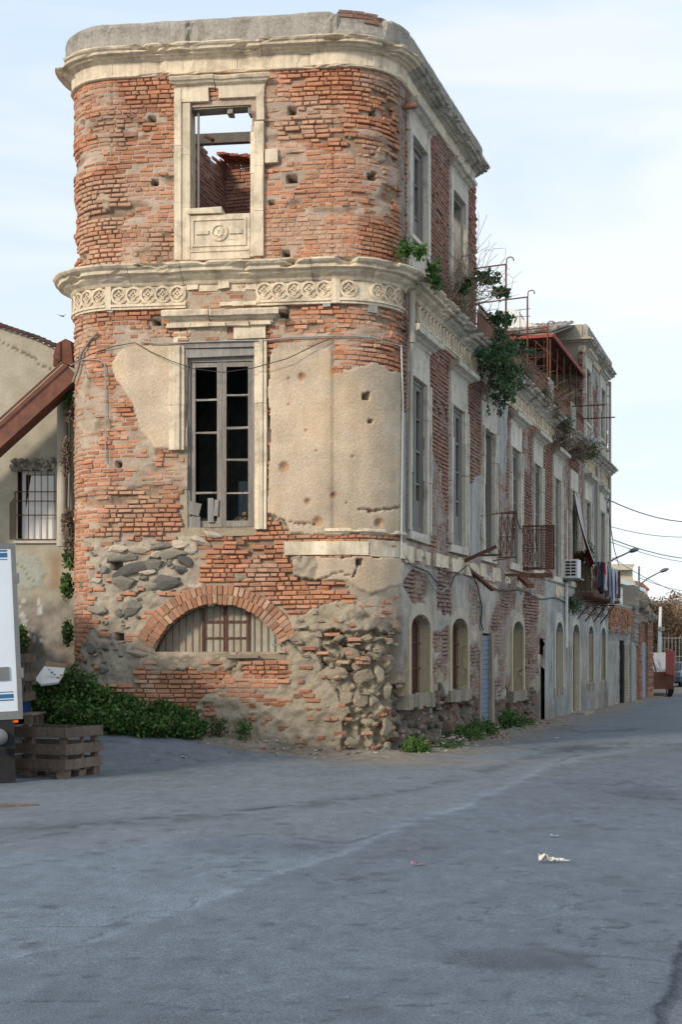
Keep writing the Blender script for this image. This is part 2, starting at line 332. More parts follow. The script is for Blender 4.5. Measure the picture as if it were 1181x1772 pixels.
# ------------------------------------------------------------------ ground
def seg_dist(x, y, pl):
    d = np.full(np.shape(x), 1e9)
    for (ax, ay), (bx, by) in zip(pl[:-1], pl[1:]):
        t = np.clip(((x - ax) * (bx - ax) + (y - ay) * (by - ay)) / ((bx - ax) ** 2 + (by - ay) ** 2), 0, 1)
        d = np.minimum(d, np.hypot(x - ax - t * (bx - ax), y - ay - t * (by - ay)))
    return d
def gz(x, y):
    x = np.asarray(x, float); y = np.asarray(y, float)
    return .52 * ss(.2, -4.4, x) * ss(18.6, 22.7, y) * (1 - ss(60, 90, y)) - .0085 * np.clip(y - 22, 0, 38) + .035 * (fbm(x * .35, y * .35, 3, 2) - .5)
nF = np.array((tF[1], -tF[0])); nR = np.array((tR[1], -tR[0]))
def curve(px, pts):
    return np.interp(px, [p[0] for p in pts], [p[1] for p in pts])
def build_ground():
    xs = np.unique(np.concatenate([np.linspace(-1500, -60, 12), np.linspace(-60, -6, 30), np.arange(-6, -2.2, .07), np.arange(-2.2, 2.4, .03), np.arange(2.4, 6.5, .06), np.arange(6.5, 22, .35), np.linspace(22, 80, 20), np.linspace(80, 1500, 12)]))
    ys = np.unique(np.concatenate([np.linspace(-60, 4, 14), np.arange(4, 6, .2), np.arange(6, 10, .03), np.arange(10, 24, .055), np.arange(24, 45, .16), np.arange(45, 90, .6), np.linspace(90, 300, 30), np.linspace(300, 3500, 14)]))
    X, Y = np.meshgrid(xs, ys, indexing='ij')
    Z = gz(X, Y)
    Z = Z + .02 * (fbm(X * .9, Y * .5, 5, 3) - .5) + .004 * (fbm(X * 9, Y * 9, 6, 2) - .5) * (np.abs(Y - 14) < 12)
    Ys = np.maximum(Y, 1.0); px = CX + F * X / Ys; py = HY + F * EYE / Ys
    dF_ = (X - pt0[0]) * nF[0] + (Y - pt0[1]) * nF[1]; dR_ = (X - PX0) * nR[0] + (Y - PY0) * nR[1]
    dist = np.maximum(dF_, dR_)
    n1 = fbm(X * 1.1, Y * 1.1, 11, 4); n2 = fbm(X * 4, Y * 4, 12, 3); n3 = fbm(X * .35 + 9, Y * .35, 13, 3)
    base = np.array((.130, .154, .184)); C = np.ones(X.shape + (3,)) * base
    C *= (1 + .20 * (n1 - .5) + .14 * (n3 - .5) + .26 * (n2 - .5) + .30 * (fbm(X * 13, Y * 6, 18, 2) - .5))[..., None]
    # laying edge of the newer asphalt, running across the picture
    e = curve(px, [(-200, 1700), (0, 1662), (160, 1635), (350, 1562), (560, 1482), (700, 1432), (850, 1376), (960, 1322), (1181, 1280), (1500, 1270)]) + (n1 - .5) * 14 + (n2 - .5) * 5
    newer = ss(-2, 4, py - e); C *= (1.13 - .22 * newer)[..., None]
    edge = np.exp(-((py - e) / 7) ** 2) * (n2 > .4); C *= (1 + .20 * edge)[..., None]
    # older strip nearer the building, browner
    e2 = curve(px, [(-200, 1500), (0, 1478), (200, 1462), (420, 1442), (600, 1452), (680, 1420), (900, 1352), (1181, 1300)]) + (n1 - .5) * 14
    old = 1 - ss(-4, 6, py - e2); C = C * (1 - old[..., None]) + C * old[..., None] * np.array((1.0, .97, .92)) * .97
    band = np.exp(-((py - curve(px, [(0, 1440), (300, 1418), (600, 1388), (800, 1345), (1000, 1290)])) / 8) ** 2); C *= (1 - .40 * band * ss(.42, .6, n2))[..., None]
    # cracks
    for sd_, fr, wd in ((21, .55, .002), (29, .3, .0015)):
        r_ = np.abs(fbm(X * fr + n2 * .15, Y * fr * .8, sd_, 4) - .5); m_ = ss(.5, .62, fbm(X * .3, Y * .3, sd_ + 3, 2))
        C *= (1 - .35 * (r_ < wd) * m_)[..., None]; Z = Z - .006 * (r_ < wd) * m_
    for pl in ([(395, 1448), (470, 1441), (520, 1450), (600, 1458), (660, 1440)], [(200, 1425), (300, 1412), (420, 1404), (520, 1392)], [(0, 1462), (60, 1452), (120, 1444)], [(1040, 1368), (1100, 1380), (1181, 1384)], [(1060, 1360), (1085, 1352), (1120, 1362), (1180, 1358)],
               [(830, 1278), (880, 1292), (1000, 1300)], [(930, 1246), (1010, 1262), (1100, 1256)], [(960, 1322), (1020, 1300), (1090, 1284)], [(560, 1772), (620, 1745), (700, 1700)], [(40, 1655), (120, 1640), (180, 1618)], [(880, 1630), (980, 1655), (1080, 1660), (1181, 1672)]):
        q = seg_dist(px + 10 * (n2 - .5), (py + 6 * (n2 - .5)) , pl); C *= (1 - .42 * np.exp(-(q / 1.7) ** 2) * ss(.32, .5, n2))[..., None]
    # square-cut repair patches
    for (xa, xb, ya, yb, kk) in ((-1.4, .6, 11.2, 12.3, .91), (2.6, 3.9, 15.5, 18.5, .88), (-4.2, -2.6, 12.6, 13.6, 1.08), (3.2, 4.4, 22, 27, .9)):
        m = (X > xa) & (X < xb) & (Y + .12 * X > ya) & (Y + .12 * X < yb); C = np.where(m[..., None], C * kk, C)
    # oil and tar blots
    for bx, by, rx, ry, k in ((905, 1665, 150, 20, .72), (1130, 1372, 60, 10, .75), (560, 1462, 60, 7, .8), (1000, 1292, 50, 5, .65), (85, 1572, 18, 4, .6), (900, 1252, 90, 12, .82), (640, 1755, 60, 12, .85), (160, 1312, 60, 20, .85), (250, 1340, 120, 6, .85)):
        q = ((px - bx) / rx) ** 2 + ((py - by) / ry) ** 2 + (n2 - .5) * 1.6; C *= (1 - (1 - k) * np.clip(1.2 - q, 0, 1))[..., None]
    for _ in range(170):
        by = rnd.uniform(1380, 1765); bx = rnd.uniform(-20, 1200); rx = rnd.uniform(4, 22); ry = rx * .16
        q = ((px - bx) / rx) ** 2 + ((py - by) / ry) ** 2; C *= (1 - .26 * np.clip(1.3 - q, 0, 1))[..., None]
    C *= np.where((_h((X * 40).astype(np.int64), (Y * 40).astype(np.int64), 5) > .994)[..., None], 1.35, 1.0)
    # dirt and rubble fines swept against the walls
    dd = dist + (n1 - .5) * 1.0 + (n2 - .5) * .35
    lim = np.where(dF_ > dR_, .95, .75); dirt = (1 - ss(lim * .6, lim * 1.15, dd)) * (dist < 3)
    dirt = np.maximum(dirt, .55 * (1 - ss(.6, 1.9, dd)) * (dR_ > dF_) * (Y < 44))
    dirt = np.maximum(dirt, .75 * np.exp(-((X - .9) / 1.5) ** 2 - ((Y - 20.9) / .75) ** 2))
    DC_ = np.array((.215, .18, .14)) * (1 + .5 * (n2 - .5) + .5 * (fbm(X * 14, Y * 14, 15, 2) - .5))[..., None]
    C = C * (1 - dirt[..., None]) + DC_ * dirt[..., None]
    Z = Z + .05 * dirt * (.5 + fbm(X * 5, Y * 5, 17, 3)) * (1 - ss(.1, 1.0, dist)) + (.02 + .16 * fbm(X * 3, Y * 3, 19, 3) * ss(1.4, -1.5, X)) * (1 - ss(-.1, .7, dist)) * ss(-.2, .25, dist + .3) * (dF_ > dR_ - .3) * ss(-6.5, -4, X) * (dist > -.4)
    pale = np.exp(-((px - 330) / 120) ** 2 - ((py - 1293 - (px - 330) * .13) / 5) ** 2); C *= (1 + .35 * pale * ss(.4, .6, n2))[..., None]
    # broken edge bottom right, with the lower wet strip beyond it
    br = ss(0, .02, X - (1.394 + .31 * (Y - 6.13) + .10 * (fbm(Y * 2.5, Y * 0, 44, 4) - .5) * 2)) * (Y < 9.5)
    C = C * (1 - br[..., None]) + br[..., None] * np.array((.12, .13, .15)) * (.8 + .5 * n2[..., None]); Z = Z - .035 * br
    rim = np.exp(-((X - (1.385 + .31 * (Y - 6.13) + .10 * (fbm(Y * 2.5, Y * 0, 44, 4) - .5) * 2)) / .02) ** 2) * (Y < 9.5) * (Y > 4.5); C *= (1 - .65 * rim)[..., None]
    m = mat('asphalt', col_attr=True, var=.10, scale=7, fine=85, fine_amt=.62, bump=.8, bscale=75, bdist=.006, rough=.9, spec=.25)
    b = MB(); b.grid(np.stack([X, Y, Z], -1), 0, C)
    return b.build('ground', m, kind='structure')
ground = build_ground()

# ------------------------------------------------------------------ palazzo: masonry
ZT, ZF, ZM0, ZM1 = 11.6, 10.76, 7.1, 7.7         # parapet top, foot of top frieze, storey band
END_S = 26.5; BLK = 6.2; BL2 = 20.9
WC = [1.79, 4.70, 7.46, 10.35, 13.15, 16.1, 19.0, 21.85, 25.04]      # windows along the street side
def wall_levels(s): return np.where((s < BLK) | (s > BL2), ZF, ZM1)
# openings as predicates in (u, z)
HW = .50
UWa, UWb = U(322), U(441); ZWa, ZWb = Zp(380, 914), Zp(380, 600)       # big front window
UTa, UTb = U(330), U(436); ZTa, ZTb = Zp(380, 372), Zp(380, 182)       # top front window
LUc, LZc, LRr = U(377), Zp(377, 1168), 1.12                           # lunette
LZ0 = Zp(377, 1131)
def in_open(u, z, m=0.0):
    s = u - U_S
    o = (u > UWa - m) & (u < UWb + m) & (z > ZWa - m) & (z < ZWb + m)
    o |= (u > UTa - m) & (u < UTb + m) & (z > ZTa - m) & (z < ZTb + m)
    o |= (((u - LUc) ** 2 + (z - LZc) ** 2) < (LRr + m) ** 2) & (z > LZ0 - m)
    for k, c in enumerate(WC):
        o |= (np.abs(s - c) < HW + m) & (z > 3.62 - m) & (z < 6.16 + m)
        if k in (0, 1, 7, 8): o |= (np.abs(s - c) < HW + m) & (z > 8.5 - m) & (z < 10.1 + m)
    for c, w_, z0, z1, za in GW:
        hw = w_ / 2
        top = z1 + (za - z1) * np.sqrt(np.clip(1 - ((s - c) / hw) ** 2, 0, 1))
        o |= (np.abs(s - c) < hw + m) & (z > z0 - m) & (z < top + m)
    return o
# ground floor openings of the street side: centre, width, foot, spring, crown
GW = [(1.86, 1.25, .92, 2.02, 2.25), (4.75, 1.28, .92, 2.02, 2.25), (7.22, .98, -.1, 2.0, 2.0), (10.55, 1.25, .75, 2.06, 2.32),
      (13.85, .6, -.25, 1.98, 1.98), (16.35, 1.2, .7, 2.1, 2.42), (19.3, 1.3, -.1, 2.1, 2.42), (22.3, 1.2, .7, 2.1, 2.42), (25.2, 1.2, .7, 2.1, 2.42)]
P_PL = [[(466, 608), (520, 612), (570, 600), (576, 645), (650, 628), (700, 645), (700, 925), (500, 925), (490, 905), (466, 893)],
        [(190, 628), (215, 600), (302, 598), (302, 780), (268, 776), (245, 745), (226, 700), (200, 655)],
        [(575, 965), (700, 965), (700, 1010), (640, 1030), (600, 1003), (545, 1004), (545, 965)]]
P_GRIT = [[(186, 560), (300, 585), (300, 625), (230, 650), (190, 640)], [(465, 590), (575, 570), (575, 640), (465, 615)], [(470, 520), (500, 520), (500, 600), (470, 600)],
          [(235, 275), (300, 268), (302, 298), (230, 296)], [(128, 610), (150, 640), (165, 780), (128, 800)],
          [(645, 262), (660, 256), (668, 282), (646, 284)], [(325, 560), (400, 555), (400, 592), (325, 592)],
          [(320, 470), (450, 470), (450, 540), (320, 540)], [(585, 1000), (700, 960), (700, 1060), (640, 1060)]]
P_MUD = [[(480, 1092), (505, 1068), (560, 1048), (600, 1040), (648, 1062), (705, 1090), (705, 1320), (300, 1330), (300, 1262), (345, 1205), (400, 1190), (450, 1205), (490, 1190), (495, 1130)],
         [(262, 1132), (420, 1132), (420, 1150), (395, 1172), (300, 1160), (262, 1160)], [(500, 960), (540, 965), (545, 1000), (505, 1000)]]
P_DEEP = [[(556, 1098), (640, 1088), (710, 1092), (710, 1330), (590, 1330), (600, 1230), (560, 1160)]]
P_RUB = [[(150, 925), (250, 935), (345, 925), (350, 1000), (300, 1030), (240, 1070), (225, 1110), (230, 1180), (180, 1190), (185, 1100), (150, 1050)], [(128, 1130), (160, 1090), (240, 1140), (230, 1190), (128, 1190)]]
HOLES = [(505, 190, 7), (262, 206, 6), (505, 310, 8), (268, 316, 6), (495, 438, 6), (205, 803, 6), (205, 1102, 7), (633, 686, 7), (622, 972, 6), (647, 195, 6), (645, 306, 7), (270, 556, 7), (490, 543, 9), (200, 978, 10), (142, 212, 4), (640, 730, 3), (140, 445, 4), (470, 350, 5)]
DENTS = [(523, 652, 6), (550, 903, 8), (578, 857, 5), (492, 808, 8), (533, 868, 5), (500, 655, 2), (640, 885, 4), (610, 790, 2), (600, 870, 2), (500, 700, 2), (548, 780, 2), (530, 745, 2), (655, 905, 7)]
CRACKS = [[(492, 900), (499, 915), (493, 940), (489, 965)], [(466, 890), (495, 902), (545, 908)], [(548, 1004), (590, 990), (612, 1000), (620, 975)], [(620, 880), (645, 885), (690, 878)],
          [(490, 1100), (520, 1130), (545, 1128), (560, 1150)], [(420, 1140), (390, 1165), (370, 1190), (340, 1200)], [(500, 1090), (560, 1092), (600, 1120), (680, 1135)], [(560, 1150), (640, 1170), (690, 1165)]]
def seg_dist(x, y, pl):
    d = np.full(np.shape(x), 1e9)
    for (ax, ay), (bx, by) in zip(pl[:-1], pl[1:]):
        t = np.clip(((x - ax) * (bx - ax) + (y - ay) * (by - ay)) / ((bx - ax) ** 2 + (by - ay) ** 2), 0, 1)
        d = np.minimum(d, np.hypot(x - ax - t * (bx - ax), y - ay - t * (by - ay)))
    return d
BR, GRIT, PL, MUD, RUB, DEEP = 0, 1, 2, 3, 4, 5
def zones(u, z):
    """what the wall shows at (u, z): an integer kind"""
    s = u - U_S; px, py = PXY(u, z)
    a = px + 16 * (fbm(u * 3, z * 3, 31, 4) - .5) * 2; b = py + 16 * (fbm(u * 3, z * 3, 32, 4) - .5) * 2
    k = np.zeros(np.shape(u), int); front = u < LA - .12
    g = fbm(u * 1.3 + 5, z * 1.6, 33, 4)
    k[front & (g > .72) & (z < 7) | front & (g > .80)] = GRIT
    for P in P_GRIT: k[front & inpoly(a, b, P)] = GRIT
    a2 = px + (a - px) * .4; b2 = py + (b - py) * .45
    for P in P_PL: k[front & inpoly(a2, b2, P)] = PL
    for P in P_RUB: k[front & inpoly(a, b, P)] = RUB
    for P in P_MUD: k[front & inpoly(a, b, P)] = MUD
    k[front & (k == MUD) & inpoly(px, py, [(300, 1140), (500, 1120), (500, 1240), (330, 1250)]) & (fbm(u * 4, z * 9, 35, 3) > .60)] = BR
    for P in P_DEEP: k[front & inpoly(a, b, P)] = DEEP
    # street side
    r = ~front
    n = fbm(s * .55, z * 1.1, 36, 4); n2 = fbm(s * 1.8, z * 1.5, 37, 4)
    top = r & (z > ZM0); up = r & (z > 3.45) & ~top; lo = r & (z <= 3.45)
    k[r & (s < 1.02) & (z > ZM1) & (n2 > .3)] = GRIT
    k[up & (s < 1.02) & (z < 5.5)] = PL
    def patch(s0, s1, z0, z1, kind, sel, thr=.0):
        q = np.minimum(np.minimum(s - s0, s1 - s), np.minimum(z - z0, z1 - z)); k[sel & (q + (n2 - .5) * 1.1 > thr)] = kind
    patch(2.5, 3.75, 3.5, 5.1, GRIT, up); patch(5.4, 6.75, 3.4, 5.0, PL, up); patch(8.3, 9.45, 4.9, 7.2, PL, up); patch(8.3, 9.5, 3.4, 5.4, GRIT, up)
    patch(11.3, 12.2, 5.9, 7.2, GRIT, up); patch(17.0, 18.1, 4, 7.2, GRIT, up); patch(20.2, 20.9, 3, 7.2, GRIT, up)
    k[r & (s > BL2) & (n2 > .42)] = PL; k[up & (s > BL2) & (n2 < .5)] = PL
    k[top & (z < ZM1 + .1)] = GRIT
    k[lo & (n < .66)] = PL; k[lo & (n >= .66)] = BR; k[lo & (z > 3.05)] = GRIT
    patch(2.9, 4.1, 2.3, 3.1, BR, lo); patch(2.6, 3.9, 1.0, 1.5, BR, lo); patch(8.2, 9.3, .9, 2.4, GRIT, lo); patch(5.6, 6.5, 2.2, 3.0, GRIT, lo)
    patch(11.5, 13.3, .9, 2.9, BR, lo); patch(7.8, 8.9, 1.6, 2.9, BR, lo); patch(5.4, 6.6, 1.0, 1.6, BR, lo)
    k[lo & (s > 14.2)] = PL
    q = z - .92 - (n2 - .5) * .9; k[lo & (s < 6.7) & (q < 0)] = DEEP
    k[lo & (s < 6.5) & (q >= 0) & (q < .35) & (n2 > .5)] = MUD
    k[lo & (s > 7.6) & (s < 13.4) & (z < .75 + (n2 - .5) * .9)] = DEEP
    return k
KC = {BR: (.42, .325, .25), GRIT: (.40, .335, .26), PL: (.50, .405, .30), MUD: (.335, .28, .205), RUB: (.37, .315, .245), DEEP: (.235, .19, .135)}
def sample(u, z):
    s = u - U_S; px, py = PXY(u, z); k = zones(u, z); r = u > LA - .12
    C = np.zeros(u.shape + (3,)); d = np.zeros(u.shape)
    for kk, c in KC.items(): C[k == kk] = c
    n1 = fbm(u * 2, z * 2, 41, 4); n2 = fbm(u * 7, z * 7, 42, 4); n3 = fbm(u * 18, z * 18, 43, 3); big = fbm(u * .6, z * .6, 44, 3)
    ero = fbm(u * .8, z * 2.2, 45, 4)
    d = np.where(k == BR, -.004 - .045 * ss(.44, .56, fbm(u * .75, z * 1.1, 48, 3)) - .06 * ss(.56, .72, ero) + .012 * (n3 - .5), d)
    d = np.where((k == BR) & r & (z > 3.4), -.030 + .008 * (n3 - .5), d)
    d = np.where(k == GRIT, -.004 + .022 * (n2 - .5) + .012 * (n3 - .5), d)
    d = np.where(k == PL, .022 + .006 * (n1 - .5), d)
    d = np.where(k == MUD, -.005 + .11 * (n2 - .5) + .10 * (n1 - .5) + .03 * (n3 - .5), d)
    d = np.where(k == RUB, -.035 + .09 * (n2 - .5) + .03 * (n3 - .5), d)
    dp = -.12 + .30 * (n2 - .5) + .32 * (n1 - .5) + .06 * (n3 - .5)
    d = np.where(k == DEEP, dp, d)
    # colour: slow mottling, stains, and gap shade painted into the recessed mortar
    C *= (1 + .40 * (n1 - .5) + .30 * (n2 - .5))[..., None]
    rl = (k == BR) * ss(.44, .56, fbm(u * .75, z * 1.1, 48, 3)) * .5; C = C * (1 - rl[..., None]) + np.array((.31, .225, .165)) * rl[..., None]  # recessed mortar coloured darker: grime, plus the shade of the gaps painted in
    em = (k == BR) * ss(.56, .70, ero) * .75; C = C * (1 - em[..., None]) + np.array((.24, .165, .11)) * (1 + .8 * (n3 - .5))[..., None] * em[..., None]
    warm = (k == PL) & ~r; C[warm] = np.array((.53, .425, .31)) * (1 + .16 * (n1[warm] - .5) + .14 * (n2[warm] - .5) + .5 * (big[warm] - .5) + .22 * (fbm(u * 6, z * .7, 47, 4)[warm] - .5) - .10 * np.exp(-(u[warm] / .12) ** 2))[:, None] * (1 - np.array((0, .04, .10)) * ss(.5, .65, n1[warm])[:, None])
    gr = (k == GRIT) & ~r; C[gr] = np.array((.41, .33, .25)) * (1 + .5 * (n2[gr] - .5))[:, None]
    stk = fbm(s * 5, z * .45, 46, 4)                       # runs of dirty water on the street side
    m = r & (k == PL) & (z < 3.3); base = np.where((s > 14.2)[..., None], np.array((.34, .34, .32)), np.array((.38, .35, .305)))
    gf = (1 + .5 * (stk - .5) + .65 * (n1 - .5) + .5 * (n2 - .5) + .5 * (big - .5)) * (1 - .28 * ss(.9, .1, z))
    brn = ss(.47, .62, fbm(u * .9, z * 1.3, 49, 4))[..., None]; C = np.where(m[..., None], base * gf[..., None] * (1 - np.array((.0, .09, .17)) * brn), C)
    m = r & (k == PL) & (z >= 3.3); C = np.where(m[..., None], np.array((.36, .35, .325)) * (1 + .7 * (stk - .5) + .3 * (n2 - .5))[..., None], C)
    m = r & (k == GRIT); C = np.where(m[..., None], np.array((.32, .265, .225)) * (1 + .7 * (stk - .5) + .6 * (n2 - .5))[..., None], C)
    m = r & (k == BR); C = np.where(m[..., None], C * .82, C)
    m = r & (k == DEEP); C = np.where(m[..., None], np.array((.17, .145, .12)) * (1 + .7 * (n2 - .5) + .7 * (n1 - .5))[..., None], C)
    m = (k == DEEP) & ~r; C = np.where(m[..., None], np.array((.315, .26, .185)) * (1 + .6 * (n2 - .5))[..., None], C)
    C = np.where(((k == DEEP) & (n1 > .62))[..., None], C * .5 + .5 * np.array((.2, .09, .06)), C)
    # joints between the flat front and the rounded corners
    for u_ in (0.0, -LF):
        g = np.exp(-((u - u_) / .022) ** 2) * (z > 3.5); d = d - .012 * g; C *= (1 - .3 * g)[..., None]
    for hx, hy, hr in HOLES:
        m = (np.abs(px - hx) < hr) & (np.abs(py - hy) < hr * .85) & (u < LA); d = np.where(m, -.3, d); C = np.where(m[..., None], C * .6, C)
    for hx, hy, hr in DENTS:
        q = np.hypot(px - hx, py - hy) / hr; m = (q < 1.2) & (u < LA); d = np.where(m, d - .06 * np.clip(1.2 - q, 0, 1), d); C = np.where(m[..., None], C * np.array((.85, .68, .58)), C)
    for cpl in CRACKS:
        q = seg_dist(px + 6 * (n2 - .5), py + 6 * (n3 - .5), cpl); m = (q < 1.3) & (u < LA); d = np.where(m, d - .05, d); C = np.where(m[..., None], C * .45, C)
    return k, C, d

palazzo = thing('palazzo', 'derelict three storey brick palazzo with rounded corner, filling the middle of the street', 'building', (PX0, PY0, 0))
wall = MB()
def wall_grid(u0, u1, z0, z1, du, dz, mat_i=0):
    us = np.arange(u0, u1 + du * .5, du); zs = np.arange(z0, z1 + dz * .5, dz)
    Ug, Zg = np.meshgrid(us, zs, indexing='ij'); k, C, d = sample(Ug, Zg)
    o = in_open((Ug[:-1, :-1] + Ug[1:, 1:]) / 2, (Zg[:-1, :-1] + Zg[1:, 1:]) / 2, -.02)
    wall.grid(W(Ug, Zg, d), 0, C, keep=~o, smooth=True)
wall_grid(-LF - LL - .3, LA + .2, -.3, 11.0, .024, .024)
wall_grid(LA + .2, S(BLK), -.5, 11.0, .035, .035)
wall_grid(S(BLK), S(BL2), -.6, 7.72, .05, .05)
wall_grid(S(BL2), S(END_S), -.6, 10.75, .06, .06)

# ---- every exposed brick is a real block standing proud of the mortar
def bricks(mb, u0, u1, z0, z1, ref=None, ofs=0.0):
    out_ = []
    pitch = .0725; row = 0; z = z0
    while z < z1:
        x = u0 - rnd.random() * .25; lift = rnd.uniform(-.003, .003)
        header = rnd.random() < .36
        while x < u1:
            l = rnd.gauss(.105, .010) if (header and rnd.random() < .8) or rnd.random() < .2 else rnd.gauss(.205, .018)
            out_.append((x, x + l, z + lift, row)); x += l + rnd.uniform(.010, .022)
        z += pitch * rnd.uniform(.97, 1.04); row += 1
    A = np.array(out_); a0, a1, zz = A[:, 0], A[:, 1], A[:, 2]
    uc = (a0 + a1) / 2; zc = zz + .027
    wav = .018 * (fbm(uc * .7, zc * .3, 51, 3) - .5) * 2
    zz = zz + wav; zc = zc + wav
    k = zones(uc, zc); n = len(uc); rr = np.random.default_rng(5)
    ero = fbm(uc * .8, zc * 2.2, 45, 4); e2 = fbm(uc * 2.5, zc * 4, 52, 3)
    keep = (k == BR) & (rr.random(n) > .01 + .4 * ss(.62, .74, ero))
    keep |= (k == GRIT) & (rr.random(n) < .5) & (e2 > .40)
    keep |= (k == MUD) & (rr.random(n) < .13); keep |= (k == DEEP) & (rr.random(n) < .07); keep |= (k == RUB) & (rr.random(n) < .16)
    keep &= ~in_open(uc, zc, .10) & ~in_open(a0, zc, .02) & ~in_open(a1, zc, .02)
    px, py = PXY(uc, zc)
    for hx, hy, hr in HOLES: keep &= ~((np.abs(px - hx) < hr + 9) & (np.abs(py - hy) < hr + 3) & (uc < LA))
    # nothing behind the brick ring of the lunette
    keep &= ~((np.hypot(uc - LUc, zc - LZc) < LRr + .33) & (zc > LZ0 - .12) & (uc < LA) & ((uc < LUc) | (zc > LZc + .55)))
    p = .005 + .009 * rr.random(n) + (.012 + .05 * ss(.42, .6, ero)) * (e2 - .5) - .045 * ss(.5, .7, ero)
    p += np.where(rr.random(n) < .06, .02, 0)
    p = np.where(k == GRIT, .004, p); p = np.where(k == MUD, .015, p); p = np.where(k == DEEP, -.02, p)
    r = uc > LA - .12
    p = np.where(r & (zc > 3.4) & (k == BR), .006 + .008 * rr.random(n) + .012 * (e2 - .5), p)
    h = np.clip(rr.normal(.0555, .0035, n), .040, .064)
    pal = np.array((1.08, 1.0, .86)) * np.array([(.43, .195, .12), (.45, .215, .135), (.39, .175, .11), (.46, .24, .165), (.34, .155, .10), (.48, .23, .14), (.41, .22, .155), (.44, .205, .125)])
    C = pal[rr.integers(0, len(pal), n)] * rr.uniform(.86, 1.12, (n, 1))
    tone = fbm(uc * .9, zc * .9, 53, 3); dusty = ss(.42, .68, fbm(uc * 1.7 + 3, zc * 1.7, 54, 4))[:, None] * .55 + .10
    C = C * (1 - dusty) + np.array((.46, .33, .235)) * dusty
    C *= (1 + .5 * (tone - .5))[:, None]
    C = np.where(r[:, None], C * .62 * np.array((.74, .72, .78)) + .38 * np.array((.27, .215, .20)), C)  # street-side bricks coloured duller and bluer for the sky-lit shade there
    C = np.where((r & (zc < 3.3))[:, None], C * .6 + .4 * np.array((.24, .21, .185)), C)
    C = np.where((k == MUD)[:, None], C * .75, C)
    ids = np.where(keep)[0]
    a0, a1, zz, p, h, C = a0[ids], a1[ids], zz[ids], p[ids], h[ids], C[ids]; n = len(ids)
    j = lambda s_: rr.normal(0, s_, n)
    V = np.zeros((n, 12, 3)); b_ = np.full(n, .007) + np.abs(j(.003)); tilt = j(.004)
    cs = [(a0, zz, 0), (a1, zz, 1), (a1, zz + h, 2), (a0, zz + h, 3)]
    for q, (uu, z_, _) in enumerate(cs):
        sx = 1 if q in (0, 3) else -1; sz = 1 if q in (0, 1) else -1
        ju, jz = j(.0035), j(.0028)
        V[:, q] = W(uu + ju, z_ + jz, -.09 + ofs)
        V[:, 4 + q] = W(uu + ju, z_ + jz, p - b_ + ofs)
        V[:, 8 + q] = W(uu + ju + sx * b_ * 1.1, z_ + jz + sz * b_, p + j(.003) + (tilt if q < 2 else -tilt) + ofs)
    fq = []
    for lo_, hi in ((0, 4), (4, 8)):
        for q in range(4): fq.append((lo_ + q, lo_ + (q + 1) % 4, hi + (q + 1) % 4, hi + q))
    fq.append((8, 9, 10, 11)); fq = np.array(fq)
    faces = (fq[None] + 12 * np.arange(n)[:, None, None]).reshape(-1, 4)
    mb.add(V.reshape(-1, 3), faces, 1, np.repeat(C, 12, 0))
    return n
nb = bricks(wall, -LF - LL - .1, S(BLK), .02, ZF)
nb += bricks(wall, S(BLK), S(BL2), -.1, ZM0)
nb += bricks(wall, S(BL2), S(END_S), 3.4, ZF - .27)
# toothed broken end of the corner block's top storey
for k in range(44):
    z = ZM1 + .02 + k * .0695; u1 = S(BLK) + rnd.choice((-.02, .03, .08, .12)); c = np.array((.33, .15, .105)) * rnd.uniform(.7, 1.15)
    wall.wbox(u1 - .35, u1, z, z + .052, -.42, rnd.uniform(.0, .03), 1, c, j=.004)
    wall.wbox(S(BLK) - .25, S(BLK) + .01, z + .05, z + .071, -.4, -.01, 0, (.3, .24, .18))

